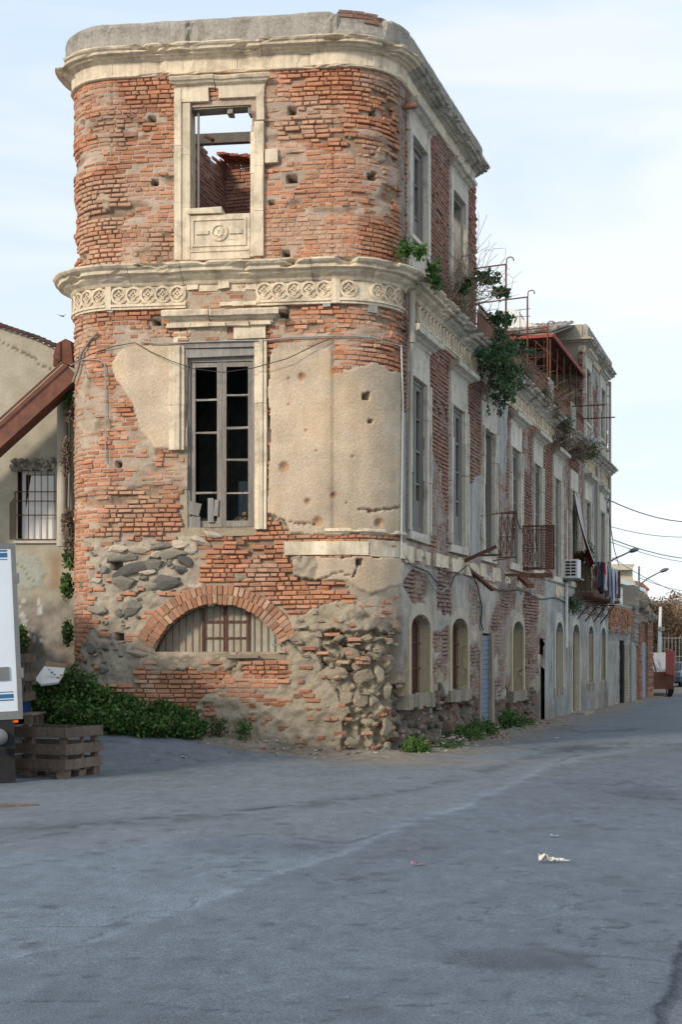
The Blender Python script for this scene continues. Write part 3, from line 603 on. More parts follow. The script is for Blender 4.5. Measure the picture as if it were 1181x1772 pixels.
# ---- rubble stones
def stones():
    def st(px, py, w_, h_, c, dd=.03, seed=None):
        u = U(px); z = Zp(px, py); x, y, nx, ny = [float(q) for q in path(u)]
        R_ = np.array(((ny * -1, nx, 0), (nx, ny, 0), (0, 0, 1)))    # local x along wall, y outward
        sc = 1 / 110.0
        a = rnd.uniform(-.25, .25); rot = np.array(((math.cos(a), 0, math.sin(a)), (0, 1, 0), (-math.sin(a), 0, math.cos(a))))
        wall.rock((x + nx * dd, y + ny * dd, z), 1.0, (w_ * sc / 2 * 1.2, .06, h_ * sc / 2 * 1.2), 0, tuple(np.array(c) * rnd.uniform(.8, 1.2)), M=rot @ R_, seed=rnd.randrange(9999) if seed is None else seed, rough=.10)
    G = (.21, .195, .16); D = (.13, .125, .11); T = (.40, .34, .26); O = (.30, .25, .18)
    for q in ((205, 965, 60, 20, G), (225, 985, 70, 24, D), (262, 975, 60, 20, G), (300, 960, 45, 22, G), (320, 970, 30, 26, D), (240, 950, 36, 14, T), (280, 945, 40, 14, G), (310, 942, 36, 14, T),
              (215, 1005, 44, 26, G), (285, 1005, 62, 26, D), (262, 1012, 28, 18, G), (330, 950, 30, 16, T), (200, 950, 40, 14, T), (222, 1052, 44, 28, G), (165, 1055, 46, 18, G), (155, 1123, 22, 18, D), (182, 1120, 14, 10, D),
              (207, 1062, 20, 14, G), (178, 1160, 20, 24, G), (515, 968, 34, 18, O), (415, 1000, 22, 24, O), (255, 990, 30, 14, T), (345, 935, 40, 14, T), (248, 1000, 20, 12, G), (236, 1130, 34, 14, O), (310, 985, 26, 14, D),
              (180, 985, 24, 14, G), (165, 1005, 20, 12, T), (270, 960, 20, 12, T), (295, 978, 24, 12, G), (366, 925, 34, 12, T), (140, 1010, 14, 18, G)):
        st(*q, dd=-.015)
    for q in ((582, 1165, 60, 26, O), (630, 1168, 44, 24, O), (660, 1165, 22, 30, O), (600, 1212, 28, 26, O), (622, 1212, 34, 28, O), (648, 1212, 20, 20, O), (612, 1130, 32, 26, O), (655, 1130, 44, 26, O), (672, 1260, 26, 34, O),
              (560, 1200, 30, 20, O), (590, 1240, 20, 14, O), (640, 1250, 26, 18, O), (670, 1300, 24, 30, O), (610, 1285, 30, 18, O), (585, 1105, 24, 16, O), (640, 1105, 26, 16, O), (675, 1195, 20, 26, O), (545, 1175, 20, 18, O), (680, 1140, 20, 20, O)):
        st(*q, dd=-.055)
    for _ in range(26):
        px_ = rnd.uniform(560, 692); py_ = rnd.uniform(1095, 1310); st(px_, py_, rnd.uniform(8, 20), rnd.uniform(6, 14), rnd.choice((O, O, G, (.25, .16, .11))), dd=rnd.uniform(-.1, -.03))
    for _ in range(130):
        px_ = rnd.uniform(140, 345); py_ = rnd.uniform(935, 1170)
        if (math.hypot(px_ - 377, py_ - 1168) > 165): st(px_, py_, rnd.uniform(6, 18), rnd.uniform(4, 9), rnd.choice((G, T, D, O)), dd=-.05)
    for _ in range(95):      # dark footing of the street side
        s_ = rnd.choice((rnd.uniform(.3, 6.6), rnd.uniform(.3, 6.6), rnd.uniform(7.8, 13))); z = rnd.uniform(-.05, .85 if s_ < 7 else .6)
        x, y, nx, ny = [float(q) for q in path(S(s_))]; k = rnd.uniform(.05, .15)
        R_ = np.array(((-ny, nx, 0), (nx, ny, 0), (0, 0, 1)))
        wall.rock((x - nx * .11, y - ny * .11, z), 1.0, (k * 1.5, .12, k * .65), 0, tuple(np.array(rnd.choice((G, O, (.24, .2, .15), (.2, .1, .08)))) * .62), M=R_, seed=rnd.randrange(9999), rough=.1)
stones()
# flakes of mortar still hanging over the mud-built foot of the corner
for _ in range(34):
    px_ = rnd.uniform(480, 695); py_ = rnd.gauss(1108, 22); u = U(px_); z = Zp(px_, py_)
    wall.wbox(u - rnd.uniform(.02, .09), u + rnd.uniform(.02, .09), z, z + rnd.uniform(.02, .05), -.08, rnd.uniform(.0, .05), 0, np.array((.33, .275, .2)) * rnd.uniform(.8, 1.15), j=.012)
wall_ob = wall.build('wall', [M['wall'], M['brick']], palazzo)

# ---- brick ring over the lunette (two rowlocks) and its reveal
ring = MB(); PAL = [(.42, .21, .12), (.45, .24, .15), (.38, .18, .11), (.46, .29, .19), (.33, .17, .11)]
for r0, r1, n_ in ((LRr + .0, LRr + .145, 46), (LRr + .155, LRr + .30, 50)):
    a0, a1 = R(-2), R(182)
    for k in range(n_):
        am = a0 + (a1 - a0) * (k + .5) / n_; ha = (a1 - a0) / n_ * .39; c = np.array(rnd.choice(PAL)) * rnd.uniform(.8, 1.15)
        zz = LZc + r0 * math.sin(am)
        if am < R(24) or am > R(153): continue
        dd = rnd.uniform(.02, .05); rj = rnd.uniform(-.012, .012)
        v = []
        for rr_ in (r0 + rj, r1 + rj):
            for d_ in (-.34 if r0 < LRr + .1 else -.1, dd):
                for a_ in (am - ha, am + ha):
                    v.append(W(LUc - math.cos(a_) * rr_, LZc + math.sin(a_) * rr_, d_))
        ring.add(np.array(v) + rng.uniform(-.003, .003, (8, 3)), MB.BOXF, 1, c)
for k in range(40):   # mortar core
    a_ = R(18) + R(134) * k / 40; b_ = R(18) + R(134) * (k + 1) / 40; v = []
    for rr_ in (LRr + .006, LRr + .30):
        for d_ in (-.33, .012):
            for t_ in (a_, b_): v.append(W(LUc - math.cos(t_) * rr_, LZc + math.sin(t_) * rr_, d_))
    ring.add(v, MB.BOXF, 0, (.33, .27, .2))
ring.build('brick_arch', [M['wall'], M['brick']], palazzo)

# ------------------------------------------------------------------ swept mouldings
def moulding(name, prof, u0, u1, m, dz0=0.0, blk=(.8, 1.25), jit=.006, chip=.02, sub=.09, back=-.12, label=None, miss=()):
    """prof: (out, height) from the foot up; laid in separate stones"""
    prof = [(p[0], p[1] + dz0) for p in prof]; b = MB(); u = u0; prof = [(back, prof[0][1])] + list(prof) + [(back, prof[-1][1])]
    pd = np.array([p[0] for p in prof]); pz = np.array([p[1] for p in prof]); mx_ = pd.max(); pz0 = pz.min()
    while u < u1 - .02:
        e = min(u + rnd.uniform(*blk), u1)
        if not any(a < (u + e) / 2 < c for a, c in miss):
            n = max(2, int((e - u - .006) / sub) + 1); us = np.linspace(u + .003, e - .003, n)
            dz = rnd.uniform(-jit, jit); dd = rnd.uniform(-jit, jit)
            Ug, K = np.meshgrid(us, np.arange(len(prof)), indexing='ij'); D = pd[K] + np.where(pd[K] > 0, dd, 0); Z = pz[K] + dz
            q = np.maximum(fbm(Ug * 5, K * .35 + Z * 2, 61, 3) - .60, 0) * 5; out_w = np.clip(D / mx_, 0, 1) ** 2
            D = D - np.where(pd[K] > 0, q * chip * 6 * out_w, 0) + np.where(pd[K] > 0, (fbm(Ug * 9, Z * 30, 62, 2) - .5) * chip * .5, 0)
            Z = Z + (fbm(Ug * 6, K * 1.0, 63, 2) - .5) * chip * .35
            P = W(Ug, Z, D); b.grid(P, 0, smooth=False)
            npf = len(prof)
            for i in (0, n - 1): b.add(P[i], [list(range(npf)) if i else list(range(npf))[::-1]], 0)
        u = e
    return b.build(name, m, palazzo)
UE = S(END_S)
MIDP = [(.04, 7.42), (.06, 7.44), (.08, 7.47), (.15, 7.51), (.18, 7.53), (.19, 7.56), (.27, 7.575), (.28, 7.62), (.33, 7.645), (.36, 7.675), (.36, 7.70), (.30, 7.715)]
moulding('storey_cornice', MIDP, -LF - LL - .4, S(3.3), M['stone'], chip=.03, miss=())
moulding('storey_cornice', MIDP, S(3.3), S(16.9), M['stone2'], chip=.045, jit=.015); moulding('storey_cornice', MIDP, S(17.8), S(BL2), M['stone2'], chip=.045, jit=.015)
moulding('storey_cornice', MIDP, S(BL2), UE + .12, M['stone2'], chip=.03)
TOPP = [(.05, 10.97), (.06, 10.99), (.10, 11.0), (.11, 11.02), (.17, 11.025), (.18, 11.055), (.25, 11.06), (.26, 11.095), (.29, 11.11), (.31, 11.135), (.31, 11.15), (.24, 11.165)]
TF = [(.045, ZF + .03), (.05, 10.97)]
for a, b_, m_ in ((-LF - LL - .4, LA + .1, 'stone'), (LA + .1, S(BLK) - .16, 'stone2'), (S(BL2) - .05, UE - .05, 'stone2')):
    dz_ = -.27 if a > S(15) else 0
    moulding('top_cornice', TOPP, a, b_ + (.2 if b_ > LA + 1 else 0), M[m_], dz0=dz_, chip=.03)
    moulding('frieze_band', TF, a, b_, M['stone'], dz0=dz_, jit=.003, chip=.008)
    moulding('frieze_fillet', [(.05, ZF - .015), (.065, ZF - .005), (.065, ZF + .02), (.05, ZF + .03)], a, b_, M['stone'], dz0=dz_, jit=.003, chip=.01)
# parapet: rough top, broken away at the corner
def parapet(u0, u1, dmg=True):
    b = MB(); sh_ = 0 if dmg else -.27; joints = [-LF, -3.6 + 1.35, 0.0, LA]; us = np.arange(u0, u1, .05); n = len(us)
    top = 11.58 + .03 * (fbm(us * .8, us * 0, 71, 3) - .5) + .02 * (fbm(us * 6, us * 0, 72, 2) - .5)
    if dmg:
        m = (us > 0) & (us < .9); top = np.where(m, top - .05 + .05 * fbm(us * 8, us * 0, 73, 2), top)
    prof = [(-.30, 11.05), (.0, 11.05), (.14, 11.12), (.15, 11.25), (.145, 11.42), (.15, 11.5), (.14, 1), (.10, 2), (-.28, 2)]
    P = np.zeros((n, len(prof), 3))
    for k, (d_, z_) in enumerate(prof):
        zz = np.where(z_ == 2, top, top - .035) if z_ < 3 else np.full(n, z_)
        dd = d_ + .012 * (fbm(us * 4, zz * 4, 74, 3) - .5)
        if k in (3, 4, 5, 6):
            for jn in joints: dd = dd - .03 * np.exp(-((us - jn + .02 * np.sin(zz * 40)) / .03) ** 2)
            cr_ = np.exp(-((us - U(330) + .03 * np.sin(zz * 17)) / .02) ** 2); dd = dd - .08 * cr_
            dd = np.where((us > .08) & (us < .80) & (z_ > 11.4 if z_ > 3 else True) & dmg, dd - .07, dd)
        P[:, k] = W(us, zz + sh_, dd)
    b.grid(P, 0, smooth=False)
    for i in (0, n - 1): b.add(P[i], [list(range(len(prof))) if i else list(range(len(prof)))[::-1]], 0)
    if dmg:
        for r_ in range(4):
            u = .05 + rnd.random() * .1
            while u < .82 - .05 * r_ * (r_ % 2):
                l = rnd.uniform(.12, .25)
                if not (r_ < 2 and (u < .3 or u > .7)): b.wbox(u, u + l, 11.37 + r_ * .062, 11.42 + r_ * .062, -.2, .09 + rnd.uniform(-.02, .02), 1, np.array((.27, .15, .11)) * rnd.uniform(.6, 1.1), j=.006)
                u += l + .015
        for _ in range(10):
            u = rnd.uniform(.0, .85); b.wbox(u, u + rnd.uniform(.1, .24), 11.56, 11.60, -.2, rnd.uniform(-.05, .06), 1, np.array((.2, .13, .1)) * rnd.uniform(.6, 1.1), j=.015)
    return b.build('parapet', [M['parapet'], M['brick']], palazzo)
parapet(-LF - LL - .3, S(BLK) + .05); parapet(S(BL2) - .02, UE + .05, False)

# ---- rosette frieze
def rosettes(u0, u1, name='rosette_frieze', z=7.285, worn=0.0):
    b = MB(.02); b.wbox(u0, u1, 7.10, 7.14, -.05, .06, 0, j=.002, seg=max(1, int((u1 - u0) / .12))); b.wbox(u0, u1, 7.06, 7.10, -.05, .035, 0, seg=max(1, int((u1 - u0) / .12)))
    b.wbox(u0, u1, 7.141, 7.42, -.05, .012, 0, seg=max(1, int((u1 - u0) / .12)))
    u = u0 + .13
    while u < u1 - .10:
        if rnd.random() > worn:
            n = 22; ro, ri = .150, .108
            for k in range(n):
                a, c = 2 * math.pi * k / n, 2 * math.pi * (k + 1) / n; v = []
                for r_ in (ri, ro):
                    for d_ in (0, .05):
                        for t_ in (a, c): v.append(W(u + math.cos(t_) * r_ * .93, z + math.sin(t_) * r_ * .92, d_ - (.012 if r_ == ro and d_ else 0)))
                b.add(v, MB.BOXF, 0)
            for qx, qz, st_ in ((1, 1, 180), (-1, 1, 270), (-1, -1, 0), (1, -1, 90)):        # four hollow-sided leaves round a bead
                for k in range(4):
                    a, c = R(st_ + 22.5 * k), R(st_ + 22.5 * (k + 1)); v = []
                    for r_ in (.074, .094):
                        for d_ in (0, .042):
                            for t_ in (a, c): v.append(W(u + (qx * .090 + math.cos(t_) * r_) * .93, z + (qz * .090 + math.sin(t_) * r_) * .93, d_))
                    b.add(v, MB.BOXF, 0)
            b.wbox(u - .014, u + .014, z - .014, z + .014, 0, .05, 0)
        u += .238
    return b.build(name, M['stone'], palazzo)
for a, b_ in ((-LF - LL - .05, -LF - .09), (-LF + .0, U(322)), (U(444), -.01), (.12, LA - .05)): rosettes(a, b_, worn=.0 if b_ < .5 else .25)
rosettes(S(1.75), S(6.3), worn=.12); rosettes(S(9.4), S(15.8), worn=.45); rosettes(S(21.0), S(26.8), worn=.2)
pil = MB(); pil.wbox(-LF - .09, -LF + .0, 7.06, 7.44, -.02, .05, 0); pil.build('frieze_pier', M['stone'], palazzo); pil = MB(); pil.wbox(-.01, .12, 7.06, 7.44, -.02, .055, 0, seg=2); pil.build('frieze_pier', M['stone'], palazzo)
u = U(322)           # worn stones and moulding where the frieze has fallen
while u < U(444):
    e = min(u + rnd.uniform(.12, .4), U(444)); z = 7.3 + rnd.uniform(0, .05)
    fd = MB(); fd.wbox(u + .008, e, z, 7.44, -.1, rnd.uniform(.0, .06), 0, j=.012); u = e; fd.build('frieze_stone', M['stone'], palazzo)
fd = MB(); fd.wbox(U(382), U(444), 7.07, 7.13, -.05, .05, 0, j=.008, seg=3); fd.build('frieze_fillet', M['stone'], palazzo)
# plain fillet course at sill height round the corner, and the flat stones under it
moulding('sill_moulding', [(.03, 3.485), (.05, 3.50), (.05, 3.53), (.03, 3.545)], -.12, S(.95), M['stone'], jit=.002, chip=.01)
def sill_stone(*a, **k): sb = MB(.14); sb.wbox(*a, 0, **k); sb.build('sill_stone', M['stone'], palazzo)
sill_stone(U(492), U(637), Zp(560, 960), Zp(560, 937), -.05, .04, j=.003, seg=6); sill_stone(U(638), S(1.0), 3.12, 3.38, -.05, .03, j=.006, seg=4)
s_ = 1.02
while s_ < 26.5:
    e = s_ + (rnd.uniform(.22, .6) if s_ < 6.6 else rnd.uniform(.3, .9))
    if rnd.random() < (.9 if s_ < 6.6 else .6): sill_stone(S(s_), S(e) - .02, 3.11 + rnd.uniform(-.03, .02), 3.36 + rnd.uniform(-.03, .03), -.08, rnd.uniform(.0, .06 if s_ < 6.6 else .04), j=.012)
    s_ = e
moulding('sill_moulding', [(.02, 3.43), (.05, 3.46), (.06, 3.50), (.02, 3.52)], S(13.8), S(26.8), M['stone2'], jit=.01, chip=.03)
# flat marks left by the old beam pads
pad_m = mat('grey_mortar', (.33, .32, .29))
for q in ((190, 530, 12, 22), (645, 532, 18, 18), (566, 528, 14, 8)):
    u = U(q[0]); z = Zp(q[0], q[1]); bp = MB(); bp.wbox(u - q[2] / 222, u + q[2] / 222, z - q[3] / 222, z + q[3] / 222, -.03, .03, 0, j=.012); bp.build('mortar_pad', pad_m, palazzo)
# ------------------------------------------------------------------ body behind the facade
def Q(s, w_, z): return (PX0 + tR[0] * s - nR[0] * w_, PY0 + tR[1] * s - nR[1] * w_, z)
def qb(mb, s0, s1, w0, w1, z0, z1, m=0, c=None, j=0.0):
    v = np.array([Q(s, w_, z) for s in (s0, s1) for w_ in (w0, w1) for z in (z0, z1)])
    if j: v = v + rng.uniform(-j, j, v.shape)
    mb.add(v, MB.BOXF, m, c)
def prism(mb, pts, z0, z1, m=0, c=None):
    n = len(pts); v = [(p[0], p[1], z0) for p in pts] + [(p[0], p[1], z1) for p in pts]
    mb.add(v, [(k, (k + 1) % n, n + (k + 1) % n, n + k) for k in range(n)], m, c); mb.add(v, [list(range(n))[::-1]], m, c); mb.add(v, [list(range(n, 2 * n))], m, c)
WD = 4.6
inner = [tuple(W(u, 0, -.12)[:2]) for u in np.linspace(-LF - LL - .2, LA + .1, 14)]
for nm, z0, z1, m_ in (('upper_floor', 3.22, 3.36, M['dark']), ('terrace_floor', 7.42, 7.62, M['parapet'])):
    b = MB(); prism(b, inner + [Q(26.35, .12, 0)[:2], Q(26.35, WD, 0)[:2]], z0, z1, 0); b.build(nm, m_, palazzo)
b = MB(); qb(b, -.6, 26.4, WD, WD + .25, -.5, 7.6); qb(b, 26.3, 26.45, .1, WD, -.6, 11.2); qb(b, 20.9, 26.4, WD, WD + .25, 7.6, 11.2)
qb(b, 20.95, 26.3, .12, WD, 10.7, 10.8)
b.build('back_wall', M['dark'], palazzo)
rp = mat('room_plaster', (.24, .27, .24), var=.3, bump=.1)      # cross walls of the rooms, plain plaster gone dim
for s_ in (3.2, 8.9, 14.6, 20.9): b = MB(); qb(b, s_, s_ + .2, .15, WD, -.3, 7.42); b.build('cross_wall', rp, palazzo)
# roofless top storey of the corner block: left and rear walls of plain brick
def brick_plane(mb, s0, s1, w0, w1, along, z0, ztop, out, col=(.36, .18, .125)):
    """courses of brick on a plane: along 's' (w0 fixed) or 'w' (s0 fixed); out = sign of the face"""
    z = z0; r_ = 0
    while z < z1_max(ztop):
        a = (s0 if along == 's' else w0) - rnd.random() * .2; e = s1 if along == 's' else w1
        while a < e:
            l = rnd.uniform(.2, .26); zt = ztop(a)
            if z < zt and rnd.random() > .03:
                p = rnd.uniform(.0, .02); c = np.array(col) * rnd.uniform(.7, 1.2)
                if along == 's': qb(mb, max(a, s0), min(a + l, e), w0 + (-p if out < 0 else -.02), w0 + (.02 if out < 0 else p), z, z + .052, 1, c, j=.003)
                else: qb(mb, s0 - p if out < 0 else s0 - .02, s0 + .02 if out < 0 else s0 + p, max(a, w0), min(a + l, e), z, z + .052, 1, c, j=.003)
            a += l + .015
        z += .068; r_ += 1
def z1_max(f): return max(f(t) for t in np.linspace(-1, 7, 30))
tw = MB()
lt = lambda a: 11.15 + .12 * math.sin(a * 3) - .25 * smooth_step(1.0, 0, a) * 0 + rnd.uniform(-.03, .03)
bt = lambda a: 11.0 + .12 * math.sin(a * 2.3 + 1) + rnd.uniform(-.06, .06)
qb(tw, -.45, 6.1, WD, WD + .35, 7.6, 11.0, 0, (.33, .26, .2)); brick_plane(tw, -.45, 6.1, WD, 0, 's', 7.65, lt, -1, col=(.30, .16, .125))
qb(tw, 6.0, BLK, .1, WD + .3, 7.6, 10.85, 0, (.33, .26, .2)); brick_plane(tw, 6.0, 0, .1, WD, 'w', 7.65, bt, -1, col=(.36, .19, .13))
qb(tw, 4.52, 4.8, .9, WD, 7.6, 11.0, 0, (.33, .26, .2)); brick_plane(tw, 4.5, 0, .9, WD, 'w', 7.65, lambda a: 11.2 - .35 * smooth_step(2.2, 1.0, a) + .06 * math.sin(a * 5) + rnd.uniform(-.05, .05), -1, col=(.38, .19, .13))
for k in range(9):    # loose roof tiles on the broken wall head
    w_ = WD - .15 - k * .09; qb(tw, 4.1, 4.7, w_, w_ + .16, 11.22 - k * .018, 11.25 - k * .018, 1, np.array((.3, .11, .07)) * rnd.uniform(.7, 1.2), j=.02)
tw.build('inner_brick_wall', [M['wall'], M['brick']], palazzo)
b = MB(); b.bar(at(330, 243, 25.0), at(480, 236, 25.6), .15, .17); b.build('roof_beam', M['wood_warm'], palazzo)
b = MB(); a_ = at(354, 236, 24.9); b.bar(a_, at(371, 243, 24.9), .03, .05); b.bar(at(368, 242, 24.9), at(366, 251, 24.9), .03, .05); b.build('beam_strap', M['rust'], palazzo)

# ------------------------------------------------------------------ stone surrounds
def stonebox(b, u0, u1, z0, z1, d0, d1, j=.006, m=0, c=None): b.wbox(u0, u1, z0, z1, d0, d1, m, c, j=j)
def corn(b, u0, u1, z0, h=.17, out=.2, ret=True, broken=None, m=0):
    """little cornice over a window, profile with returns"""
    pr = [(.0, 0), (.05, .0), (.06, .035), (.12, .06), (.14, .085), (out, .10), (out + .02, h - .02), (out, h), (.0, h + .015)]
    n = 9; us = np.linspace(u0, u1, n)
    if broken: segs = [(u0, broken - .008), (broken + .008, u1)]
    else: segs = [(u0, u1)]
    for i, (a, e) in enumerate(segs):
        us = np.linspace(a, e, 8); P = []
        for k, uu in enumerate(us):
            row = []
            for (d, z) in pr:
                sh = 0
                if i == 0 and k == 0: sh = (out - d) if d < out else 0
                if i == len(segs) - 1 and k == 7: sh = -(out - d) if d < out else 0
                q = (vn(uu * 7, z * 9 + u0, 81) - .5) * .02
                row.append((uu + sh * .8, z0 + z + q * .4 + (i * -.012), d + q if d > 0 else -.05))
            P.append(row)
        P = np.array(P); PW = W(P[..., 0], P[..., 1], P[..., 2]); b.grid(PW, m, smooth=False)
        b.add(PW[0], [list(range(len(pr)))[::-1]], m); b.add(PW[-1], [list(range(len(pr)))], m)
def sash_pair(parent, u0, u1, z0, z1, d, rows, name='sash', m=None, st=.07, glass=False, low=.0, open_=None):
    """two hinged leaves with glazing bars, each a part under the window"""
    m = m or M['wood']; mid = (u0 + u1) / 2
    for i, (a, e) in enumerate(((u0, mid - .004), (mid + .004, u1))):
        b = MB(); b.wbox(a, a + st, z0, z1, d - .045, d, j=.003); b.wbox(e - st, e, z0, z1, d - .045, d, j=.003)
        b.wbox(a + st, e - st, z1 - st, z1, d - .045, d - .002, j=.003); b.wbox(a + st, e - st, z0, z0 + .10, d - .045, d - .002, j=.003)
        for r_ in rows[i]:
            b.wbox(a + st - .01, e - st + .01, r_ - .016, r_ + .016, d - .04, d - .008, j=.012)
        if low: b.wbox(a + st, e - st, z0 + .1, z0 + low, d - .035, d - .015)
        o = b.build(name, m, parent)
# --- big front window
g = MB()
ux = lambda px, py=750: U(px)
zy = lambda py: Zp(380, py)
lc = MB(); corn(lc, ux(284), ux(486), zy(560), .19, .2, broken=ux(365))
ws = MB()
for a, e, z0, z1, d1 in ((293, 303, 778, 597, .05), (303, 312, 778, 597, .075), (312, 319, 778, 597, .03), (441, 449, 917, 590, .035), (449, 456, 917, 590, .075), (456, 462, 917, 590, .05)):
    zz = [zy(z0)] + ([zy(700)] if rnd.random() < 1 else []) + [zy(z1)]
    for k in range(len(zz) - 1): stonebox(ws, ux(a), ux(e), zz[k] + .003, zz[k + 1] - .003, -.3, d1, j=.003)
for a, e, z0, z1, d1 in ((405, 460, 588, 566, .05), (325, 392, 590, 566, -.01), (300, 322, 592, 572, .0), (396, 402, 590, 572, -.06)):
    stonebox(ws, ux(a), ux(e), zy(z0), zy(z1), -.1, d1, j=.01)
for a, e in ((290, 330), (332, 362), (364, 392), (394, 432), (434, 470)): stonebox(ws, ux(a), ux(e), zy(566), zy(559), -.1, rnd.uniform(.05, .12), j=.012)
stonebox(ws, ux(319), ux(441), zy(597), zy(589), -.35, -.01)
sur = ws.build('window_surround', M['stone'], palazzo); lc.build('window_cornice', M['stone'], sur)
rv = MB(); stonebox(rv, UWa - .12, UWa + .01, ZWa - .05, zy(778), -.4, -.05, j=.01); stonebox(rv, UWa - .02, UWb + .02, ZWa - .12, ZWa + .0, -.4, -.03, j=.01)
rv.build('window_reveal', M['wall'], palazzo)
wl = MB(); wl.wbox(ux(309), ux(452), zy(602), zy(592), -.2, .03, j=.01); wl.wbox(ux(310), ux(449), zy(617), zy(603), -.25, -.005, j=.012); wl.build('timber_lintel', M['wood'], palazzo)
fr = MB(); d_ = -.10
fr.wbox(ux(321), ux(327), ZWa + .01, zy(616), d_ - .1, d_ + .03, j=.003); fr.wbox(ux(435), ux(441), ZWa + .01, zy(616), d_ - .1, d_ + .03, j=.003); fr.wbox(ux(327), ux(435), zy(624), zy(616), d_ - .1, d_ + .02, j=.003)
wf = fr.build('window', M['wood'], palazzo)
sash_pair(wf, ux(328), ux(435), zy(911), zy(625), d_, [[zy(689), zy(747), zy(852)], [zy(682), zy(739), zy(795), zy(852)]], st=.07, m=M['wood_front'])
b = MB()
for k, (x0, x1, y0, y1, a) in enumerate(((324, 345, 890, 868, .25), (327, 345, 914, 893, 0), (358, 368, 903, 861, 0), (369, 376, 892, 864, .05))):
    c0 = np.array(W((ux(x0) + ux(x1)) / 2, (zy(y0) + zy(y1)) / 2, d_ + .02)); hw, hh = (ux(x1) - ux(x0)) / 2, (zy(y1) - zy(y0)) / 2
    v = []
    for sx in (-1, 1):
        for dd in (0, .02):
            for sz in (-1, 1):
                px_, pz_ = sx * hw * math.cos(a) + sz * hh * math.sin(a), -sx * hw * math.sin(a) + sz * hh * math.cos(a)
                v.append((c0[0] + tF[0] * px_ + nF[0] * dd, c0[1] + tF[1] * px_ + nF[1] * dd, c0[2] + pz_))
    b.add(v, MB.BOXF)
b.build('nailed_board', M['wood'], wf)
# heap of rubble on the sill and a small far window, its daylight painted as pale blue
b = MB()
for _ in range(46):
    u = rnd.uniform(ux(394), ux(434)) if _ % 3 else rnd.uniform(ux(340), ux(362)); h_ = .26 * (1 - abs(u - ux(415)) / .25) if _ % 3 else .12
    z = zy(908) + max(.02, h_) * rnd.random(); x, y, _z = W(u, z, rnd.uniform(-.6, -.3)); b.rock((x, y, z), rnd.uniform(.05, .09), (1.2, 1, .7), 0, seed=rnd.randrange(999), c=(.2, .14, .09))
b.build('rubble_heap', M['wall'], palazzo, kind='stuff')
b = MB(); b.bar(at(421, 905, 25.0), at(421, 833, 25.0), .16, .03, up=(0, 1, 0)); 
b.build('far_window_pane', mat('pale_blue_daylight', (.5, .62, .66), bump=0), palazzo)
# --- top front window with its panel
zt = lambda py: Zp(380, py)
ws = MB()
for a, e, z0, z1, d1 in ((303, 315, 449, 152, .07), (315, 330, 449, 176, .045), (441, 457, 447, 215, .06), (434, 441, 447, 232, .03), (445, 458, 213, 172, .06)):
    zz = np.linspace(zt(z0), zt(z1), 4) if z0 - z1 > 60 else [zt(z0), zt(z1)]
    for k in range(len(zz) - 1): stonebox(ws, ux(a), ux(e), zz[k] + .003, zz[k + 1] - .003, -.32, d1 + rnd.uniform(-.004, .004), j=.004)
stonebox(ws, ux(306), ux(362), zt(176), zt(153), -.25, .06); stonebox(ws, ux(379), ux(458), zt(172), zt(151), -.25, .055); stonebox(ws, ux(460), ux(481), zt(287), zt(263), -.1, .05)
lc = MB(); corn(lc, ux(297), ux(470), zt(153), .16, .17, broken=ux(374))
sur = ws.build('window_surround', M['stone'], palazzo); lc.build('window_cornice', M['stone'], sur)
b = MB(); b.wbox(ux(330), ux(437), zt(186), zt(178), -.3, -.02, j=.012); b.wbox(ux(392), ux(401), zt(195), zt(186), -.28, -.05, j=.012); b.wbox(ux(428), ux(438), zt(196), zt(186), -.28, -.05, j=.012); b.wbox(ux(362), ux(380), zt(172), zt(158), -.25, -.12, j=.01)
b.build('timber_lintel', M['wood_warm'], palazzo)
b = MB(); b.wbox(ux(339), ux(342), zt(358), zt(188), -.14, -.10); b.build('window_post', M['wood'], palazzo)
b = MB(); u0, u1 = ux(327), ux(433); b.wbox(u0, u1, zt(449), zt(372), -.3, .03, j=.003); b.wbox(u0 + .0, ux(385), zt(371), zt(361), -.3, .08, j=.008)
for a, e, z0, z1 in ((333, 427, 382, 379), (333, 427, 427, 424), (333, 336, 424, 382), (424, 427, 424, 382)): b.wbox(ux(a), ux(e), zt(z0), zt(z1), .0, .052)
b.wbox(u0 + .03, u1 - .03, zt(436), zt(433), 0, .05)
for k in range(24):
    a, c = 2 * math.pi * k / 24, 2 * math.pi * (k + 1) / 24; v = []
    for r_ in (.105, .14):
        for dd in (.0, .055):
            for t_ in (a, c): v.append(W(ux(380) + math.cos(t_) * r_, zt(403) + math.sin(t_) * r_, dd))
    b.add(v, MB.BOXF)
for k in range(6): a = R(60 * k + 30); b.wbox(ux(380) + .05 * math.cos(a) - .024, ux(380) + .05 * math.cos(a) + .024, zt(403) + .05 * math.sin(a) - .024, zt(403) + .05 * math.sin(a) + .024, 0, .05, j=.006)
for sx in (-1, 1): b.wbox(ux(380) + sx * .27 - .1, ux(380) + sx * .27 + .1, zt(403) - .03, zt(403) + .03, 0, .055, j=.003)
b.build('carved_panel', M['stone'], palazzo)
